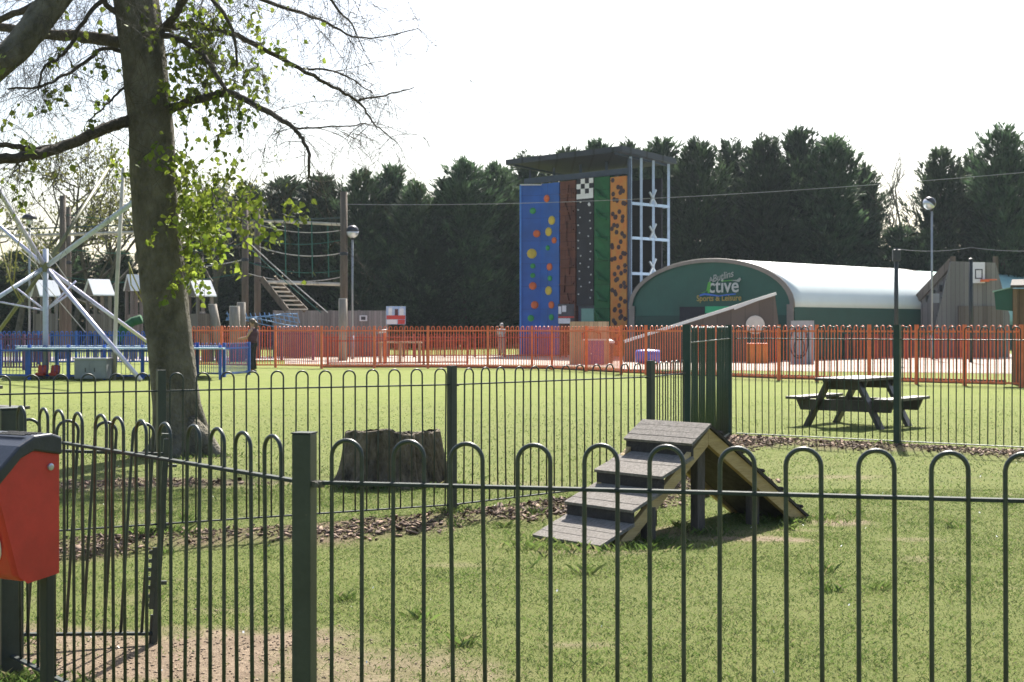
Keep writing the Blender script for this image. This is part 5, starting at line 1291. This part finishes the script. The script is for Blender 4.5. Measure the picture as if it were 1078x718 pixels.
# ------------------------------------------------------------------ skate ramp and things in front of it
sr = thing('skate_ramp', 'big dark brown sloping skate ramp with white coping edge', 'skate ramp', GX(740,61))
poly = [W(658,361,61), W(656,391,61), W(823,391,61), W(819,335,61), W(816,311,61)]
for p_ in poly[1:3]: p_.z = 0
m_ = MB(); m_.prism(poly, (.12,1.2,0)); m_.build('ramp_body', M['ramp_side'], sr)
m_ = MB(); m_.beam(W(657,360.4,60.97)+Vector((0,0,.03)), W(817,309.7,60.97)+Vector((0,0,.03)), .14, .12); m_.build('coping', M['coping'], sr)
m_ = MB(); m_.beam(W(773,325.5,60.9), W(800,315,60.9), .05, .06); m_.build('grab_rail', M['coping'], sr)
c_ = W(795,342,60.93)
m_ = MB(); m_.lathe([(.40,-.02),(.40,.05),(.33,.07)], c_, 24, Vector((0,-1,0)).to_track_quat('Z','Y').to_matrix()); m_.build('disc', M['disc_stone'], sr)
ob = thing('storage_box', 'upright orange box standing against the brown skate ramp', 'box', GX(798.5,58.5))
a_, b_ = W(788.5,362.5,58.5), W(809,391,58.5)
m_ = MB(); m_.box(((a_.x+b_.x)/2,58.8,a_.z/2), (b_.x-a_.x,.6,a_.z)); m_.build('body', M['orange_box'], ob, bevel=.03)
m_ = MB(); m_.box(((a_.x+b_.x)/2,58.8,a_.z+.02), (b_.x-a_.x+.05,.66,.05)); m_.build('lid', M['orange_paint'], ob, bevel=.01)
gb_ = thing('play_board', 'grey board with a dark looping drawing right of the orange box', 'board', GX(845,57.8))
a_, b_ = W(833,337.5,57.8), W(857,391,57.8)
m_ = MB(); m_.box(((a_.x+b_.x)/2,57.85,a_.z/2), (b_.x-a_.x,.08,a_.z)); m_.build('panel', M['grey_board'], gb_)
def loop(cx, cy, rx, ry, Y, parent, r=.025):
    m_ = MB(); m_.tube([W(cx+rx*math.cos(t), cy+ry*math.sin(t), Y) for t in [2*PI*i/24 for i in range(25)]], r, 5); m_.build('drawing', M['ink'], parent)
loop(841,361,9.5,16,57.79,gb_); loop(841.5,366,5.5,9,57.79,gb_,.018); loop(844,352,6,5,57.79,gb_,.018)
for x in (834.2,856):
    m_ = MB(); m_.box((W(x,0,57.8).x,57.93,a_.z/2), (.09,.09,a_.z+.05)); m_.build('post', M['lamp_dark'], gb_)

# painted wooden house board with blue door
hb = thing('play_house_board', 'wooden play board painted with a house outline and a blue door', 'play board', GX(620,57.2))
a_, b_ = W(600,338.5,57.2), W(641,386,57.2)
m_ = MB(); m_.box(((a_.x+b_.x)/2,57.25,a_.z/2), (b_.x-a_.x,.1,a_.z)); m_.build('panel', M['house_board'], hb)
m_ = MB()
for p_, q_ in (((612,352),(622,347)),((622,347),(633,351.5)),((614,352),(614,358)),((632,352),(632,358))): m_.beam(W(*p_,57.18), W(*q_,57.18), .04, .07)
m_.build('house_outline', M['house_line'], hb)
a2_, b2_ = W(619.5,358.5,57.15), W(636,385,57.15)
m_ = MB(); m_.box(((a2_.x+b2_.x)/2,57.17,a2_.z/2), (b2_.x-a2_.x,.05,a2_.z)); dd_ = m_.build('door', M['house_door'], hb)
m_ = MB(); m_.box((a2_.x+.1,57.13,a2_.z*.45), (.05,.05,.05)); m_.build('handle', M['coping'], dd_)
m_ = MB(); m_.box(((W(614,0,57.2).x+W(638,0,57.2).x)/2,57.14,W(0,357.6,57.2).z), (.95,.08,.06)); m_.build('lintel', M['coping'], hb)
# barrel and little play bits
br_ = thing('play_barrel', 'blue plastic barrel lying on its side at the foot of the brown ramp', 'barrel', GX(683,57.3))
c_ = W(682,375.5,57.3); R_ = Matrix.Rotation(PI/2,3,'Y')
m_ = MB(); m_.lathe([(.20,-.5),(.27,-.46),(.29,-.2),(.30,0),(.29,.2),(.27,.46),(.20,.5)], c_, 18, R_); m_.build('drum', M['barrel_blue'], br_, smooth=True)
for k in (-.2,.2):
    m_ = MB(); m_.lathe([(.30,-.02),(.315,0),(.30,.02)], c_+Vector((k,0,0)), 18, R_); m_.build('hoop', M['barrel_blue'], br_)
m_ = MB()
for k in (-.35,.35): m_.box((c_.x+k,57.3,(c_.z-.25)/2), (.08,.3,c_.z-.2))
m_.build('cradle', M['play_wood'], br_)
sb_ = thing('litter_bin', 'small dark bin with a white lid beside the house board', 'bin', GX(641,58))
m_ = MB(); m_.lathe([(.20,0),(.25,.6),(.25,.85)], GX(640,58), 14); m_.build('drum', M['lamp_dark'], sb_)
m_ = MB(); m_.lathe([(.27,0),(.25,.1),(.1,.16)], GX(640,58,.85), 14); m_.build('lid', M['coping'], sb_)
bx = thing('sand_table', 'low pale wooden sand table inside the red enclosure', 'table', GX(420,58.5))
a_, b_ = GX(398,58.5), GX(444,58.5)
m_ = MB(); m_.box(((a_.x+b_.x)/2,58.6,.86), (b_.x-a_.x,.5,.06)); m_.build('table_top', M['wood_box'], bx)
for x in (a_.x+.1, (a_.x+b_.x)/2, b_.x-.1):
    m_ = MB(); m_.box((x,58.6,.41), (.09,.4,.84)); m_.build('leg', M['wood_box'], bx)
bx = thing('sun_hood', 'tilted white hood on a short post near the lamp foot', 'hood', GX(402,57.5))
m_ = MB(); m_.tube([GX(405,57.5,-.02), W(405,350,57.5)], .05, 8); m_.build('post', M['orange_paint'], bx)
m_ = MB(); m_.prism([W(397,351,57.3),W(401,348,57.3),W(407,347,57.3),W(405,350.5,57.3)], (0,.5,.03)); m_.build('hood', M['coping'], bx)

# low timber edging along the orange fence
ed = MB()
L_ = [G(338.5,387.2),G(450,387),G(581,388.6),G(654,392.4),G(820,398.8),G(1060,405)]
for i in range(len(L_)-1): ed.beam(L_[i]+Vector((0,.08,.05)), L_[i+1]+Vector((0,.08,.05)), .08, .14)
tag(ed.build('timber_edging', M['kerb']), 'low dark timber edging board under the orange railings', 'edging')

# ------------------------------------------------------------------ ball court wall, cabin
cw = thing('ball_court_wall', 'tall weathered board wall with a basketball backboard and sloping left wing', 'ball court wall', GX(1015,70))
m_ = MB(); pl_ = [W(986,336,70), W(1001,275,70), W(1048,276.5,70), W(1063,332,70), W(1063,350,70), W(980,350,70)]
pl_[4].z = pl_[5].z = 0; m_.prism([pl_[0],pl_[5],pl_[4],pl_[3],pl_[2],pl_[1]], (0,.12,0)); m_.build('board_wall', M['court_wood'], cw)
m_ = MB(); q0, q1 = W(1009,322,69.93), W(1056,350,69.93); q1.z = 0; m_.box(((q0.x+q1.x)/2,69.95,q0.z/2), (q1.x-q0.x,.08,q0.z)); m_.build('lower_board', M['court_brown'], cw)
for x, y in ((1003,270),(1048,270)):
    m_ = MB(); m_.tube([GX(x,70.2,-.03), W(x,y,70.2)], .14, 8); m_.build('post', M['pole_wood'], cw)
m_ = MB(); m_.prism([W(950,350,71.5),W(960,323,71.5),W(1001,277,70.3),W(1001,288,70.3),W(1000,350,70.3)], (0,.12,0)); wg = m_.build('wing_wall', M['court_wood'], cw)
m_ = MB(); m_.beam(W(957,324,71.4), W(1002,275,70.2), .16, .35); m_.build('wing_rail', M['court_brown'], wg)
m_ = MB()
for k in range(4):
    t = k/4; m_.box(W(969+7*k, 320-5.5*k, 71.2-.25*k), (.13,.1,.34))
m_.build('slot', M['lamp_dark'], wg)
m_ = MB(); a_, b_ = W(1024,276,69.8), W(1037,298,69.8); m_.box(((a_.x+b_.x)/2,69.85,(a_.z+b_.z)/2), (b_.x-a_.x,.05,a_.z-b_.z)); bb = m_.build('backboard', M['label_white'], cw)
m_ = MB(); cx_, cz_ = (a_.x+b_.x)/2, (a_.z+b_.z)/2-.1
for dx, dz, sx_, sz_ in ((0,.25,.32,.05),(0,-.18,.32,.05),(-.16,.03,.05,.48),(.16,.03,.05,.48)): m_.box((cx_+dx,69.815,cz_+dz), (sx_,.02,sz_))
m_.build('target_square', M['poster_dark'], bb)
m_ = MB(); hc = Vector((b_.x+.12,69.4,b_.z+.15)); m_.tube([hc+Vector((.3*math.cos(t),.3*math.sin(t),0)) for t in [2*PI*i/20 for i in range(21)]], .03, 5); hp = m_.build('hoop', M['orange_paint'], cw)
m_ = MB(); m_.box(hc+Vector((-.15,.35,-.03)), (.4,.2,.12)); m_.build('bracket', M['orange_paint'], hp)
bxw = MB(); a_, b_ = W(982.5,309,69.5), W(989,319,69.5); bxw.box(((a_.x+b_.x)/2,69.6,(a_.z+b_.z)/2), (b_.x-a_.x,.15,a_.z-b_.z)); bxw.build('fuse_box', M['cabinet'], cw)
gw = thing('board_fence', 'low grey board fence below the sloping court wing', 'fence', GX(965,73))
for k in range(3):
    x0, x1 = GX(945+k*14,73).x, GX(945+(k+1)*14,73).x; zt_ = W(0,322,73).z
    m_ = MB(); m_.box(((x0+x1)/2,73,zt_/2), (x1-x0-.02,.08,zt_)); m_.build('board_panel', M['fence_wood'], gw)
zt_ = W(0,304,37.5).z; x0 = 0.0
cb = thing('wooden_cabin', 'brown wooden cabin cut off by the right edge of the picture', 'cabin', GX(1066,37.5), math.radians(-20))
m_ = MB(); m_.box((1.6,1.4,zt_/2-.02), (3.2,2.8,zt_+.04)); m_.build('wall', M['cabin_wood'], cb, local=True)
m_ = MB(); m_.prism([(-.05,-.2,zt_+.02),(3.4,-.2,zt_+.02),(3.4,-.2,zt_+.09),(-.05,-.2,zt_+.09)], (0,3.2,.25)); m_.build('roof', M['dark_wood'], cb, local=True)
m_ = MB(); m_.box((.06,-.04,zt_/2), (.12,.08,zt_)); m_.build('corner_post', M['cabin_wood'], cb, local=True)
m_ = MB(); m_.box((1.2,-.02,1.0), (.85,.05,2.0)); dd_ = m_.build('door', M['dark_wood'], cb, local=True)
m_ = MB(); m_.box((.9,-.07,1.0), (.03,.05,.14)); m_.build('handle', M['steel'], dd_, local=True)
m_ = MB(); m_.prism([(-.42,-.02,1.98),(.0,-.02,1.94),(.0,-.02,2.54),(-.46,-.02,2.44)], (0,.5,0)); hb_ = m_.build('hatch_box', M['dome_green'], cb, local=True)
m_ = MB(); m_.beam((-.50,.23,2.455), (.0,.23,2.565), .56, .03); m_.build('lid', M['dome_teal'], hb_, local=True)

# ------------------------------------------------------------------ haze
hz_ = MB(); hz_.box((0,110,8), (330,320,18.5))
hm_ = bpy.data.materials.new('haze'); nt, N, L = nodes_of(hm_)
pv = N.new('ShaderNodeVolumePrincipled'); pv.inputs['Color'].default_value = (.78,.90,1.0,1); pv.inputs['Density'].default_value = HAZE; pv.inputs['Anisotropy'].default_value = .35
ho = N.new('ShaderNodeOutputMaterial'); L.new(pv.outputs['Volume'], ho.inputs['Volume'])
tag(hz_.build('haze', hm_), 'thin bright haze in the air over the whole park', 'haze', kind='stuff')

# ------------------------------------------------------------------ people
def person(loc, rot, H, label, top_m, leg_m, hair_m, reach, ponytail=True, sleeves=False):
    o = thing('person', label, 'person', loc, rot)
    k = H/1.75
    J = {'pelvis':(0,0,.93),'waist':(0,.01,1.08),'chest':(0,-.01,1.30),'neck':(0,.0,1.47),'chin':(0,.015,1.54),'head':(0,.03,1.63),'crown':(0,.01,1.72),
         'hipL':(-.09,0,.88),'kneeL':(-.10,.03,.49),'ankL':(-.10,-.02,.09),'toeL':(-.11,.13,.03),'hipR':(.09,0,.88),'kneeR':(.10,.02,.49),'ankR':(.11,-.03,.09),'toeR':(.12,.12,.03),
         'shL':(-.17,0,1.41),'shR':(.17,0,1.41)}
    if reach: J.update({'elL':(-.22,.12,1.16),'haL':(-.16,.36,1.12),'elR':(.23,.08,1.15),'haR':(.17,.33,1.10)})
    else: J.update({'elL':(-.24,-.02,1.13),'haL':(-.24,.08,.88),'elR':(.24,-.02,1.13),'haR':(.24,.08,.88)})
    R = {'pelvis':.135,'waist':.115,'chest':.14,'neck':.055,'chin':.065,'head':.095,'crown':.06,'hipL':.09,'kneeL':.058,'ankL':.04,'toeL':.035,'hipR':.09,'kneeR':.058,'ankR':.04,'toeR':.035,'shL':.06,'shR':.06,'elL':.038,'elR':.038,'haL':.028,'haR':.028}
    Ed = [('pelvis','waist'),('waist','chest'),('chest','neck'),('neck','chin'),('chin','head'),('head','crown'),('pelvis','hipL'),('hipL','kneeL'),('kneeL','ankL'),('ankL','toeL'),('pelvis','hipR'),('hipR','kneeR'),('kneeR','ankR'),('ankR','toeR'),('chest','shL'),('shL','elL'),('elL','haL'),('chest','shR'),('shR','elR'),('elR','haR')]
    names = list(J); vv = [tuple(c*k for c in J[n_]) for n_ in names]; ee = [(names.index(a), names.index(b)) for a, b in Ed]; rd = [R[n_]*k for n_ in names]
    for s, hn in ((-1,'haL'),(1,'haR')):      # five fingers on each hand
        b0 = Vector(vv[names.index(hn)]); d_ = (b0-Vector(vv[names.index('elL' if s < 0 else 'elR')])).normalized(); sd_ = d_.cross(Vector((0,0,1))); sd_ = sd_.normalized() if sd_.length > .1 else Vector((0,1,0))
        pi_ = len(vv); vv.append(tuple(b0+d_*.05*k)); rd.append(.03*k); ee.append((names.index(hn), pi_))
        for f_ in range(5):
            off = (f_-1.5)*.019 if f_ < 4 else s*-.05; L2 = (.06,.075,.08,.07,.045)[f_]
            i1 = len(vv); vv.append(tuple(b0+(d_*(.05+.5*L2)+sd_*off)*k)); vv.append(tuple(b0+(d_*(.05+L2)+sd_*off*1.1+Vector((0,0,-.02)))*k)); rd += [.009*k,.007*k]; ee += [(pi_,i1),(i1,i1+1)]
    me = bpy.data.meshes.new('body'); me.from_pydata(vv, ee, []); me.materials.append(M['skin'])
    ob_ = bpy.data.objects.new('body', me); C.objects.link(ob_); ob_.parent = o
    ob_.modifiers.new('skin', 'SKIN'); sv = me.skin_vertices[0].data
    for i, r in enumerate(rd): sv[i].radius = (r, r)
    sv[0].use_root = True
    ss = ob_.modifiers.new('sub', 'SUBSURF'); ss.levels = ss.render_levels = 1
    P = lambda n_: Vector(J[n_])*k
    m_ = MB()
    for s in 'LR':
        m_.tube([P('hip'+s)+Vector((0,0,.06*k)), P('hip'+s), P('knee'+s), P('ank'+s)+Vector((0,0,.02))], [.125*k,.12*k,.082*k,.075*k], 12)
    m_.tube([P('pelvis')+Vector((0,0,-.06*k)), P('pelvis')+Vector((0,0,.06*k)), P('waist')], [.16*k,.165*k,.145*k], 14); m_.build('trousers', M[leg_m], o, local=True, smooth=True)
    m_ = MB(); m_.tube([P('pelvis')+Vector((0,0,.03*k)), P('waist'), P('chest'), P('chest')+Vector((0,0,.10*k)), P('neck')-Vector((0,0,.02*k))], [.172*k,.152*k,.178*k,.165*k,.08*k], 16)
    if sleeves:
        for s in 'LR': m_.tube([P('sh'+s)+Vector((0,0,.01)), P('sh'+s).lerp(P('el'+s),.6)], [.085*k,.065*k], 10)
    m_.build('top', M[top_m], o, local=True, smooth=True)
    m_ = MB(); hd = P('head'); m_.lathe([(.115*k*math.sin(t), .115*k*-math.cos(t)) for t in [PI*i/12 for i in range(4,12)]], hd+Vector((0,-.02*k,.03*k)), 16)
    if ponytail: m_.tube([hd+Vector((0,-.10*k,.03*k)), hd+Vector((0,-.17*k,-.03*k)), hd+Vector((0,-.15*k,-.18*k)), hd+Vector((0,-.13*k,-.28*k))], [.05*k,.055*k,.045*k,.015*k], 8)
    m_.build('hair', M[hair_m], o, local=True, smooth=True)
    m_ = MB()
    for s in (-1,1): m_.lathe([(.012*k,-.006),(.012*k,.006)], hd+Vector((s*.036*k,.092*k,.005*k)), 8, Vector((0,1,0)).to_track_quat('Z','Y').to_matrix())
    m_.box(hd+Vector((0,.096*k,-.058*k)), (.045*k,.012,.01*k)); m_.build('face', M['cloth_dark'], o, local=True)
    m_ = MB(); m_.tube([hd+Vector((0,.09*k,.0)), hd+Vector((0,.118*k,-.03*k))], [.012*k,.018*k], 6)
    for s in (-1,1): m_.box(hd+Vector((s*.098*k,.0,-.01*k)), (.02*k,.045*k,.06*k))
    m_.build('nose', M['skin'], o, local=True)
    for s in 'LR':
        m_ = MB(); c_ = P('ank'+s).lerp(P('toe'+s), .5); m_.box((c_.x, c_.y, .045), (.095*k,.27*k,.09)); m_.build('shoe', M['shoe'], o, local=True, bevel=.03)
    return o
person(GX(266,47.2), math.radians(80), 1.77, 'person in dark top and black trousers resting a hand on the blue railings', 'cloth_maroon', 'cloth_dark', 'hair_brown', True)
person(GX(528,75), math.radians(200), 1.68, 'distant person in a pale mint top half hidden behind the red railings', 'cloth_mint', 'cloth_grey', 'hair_grey', False, False, True)
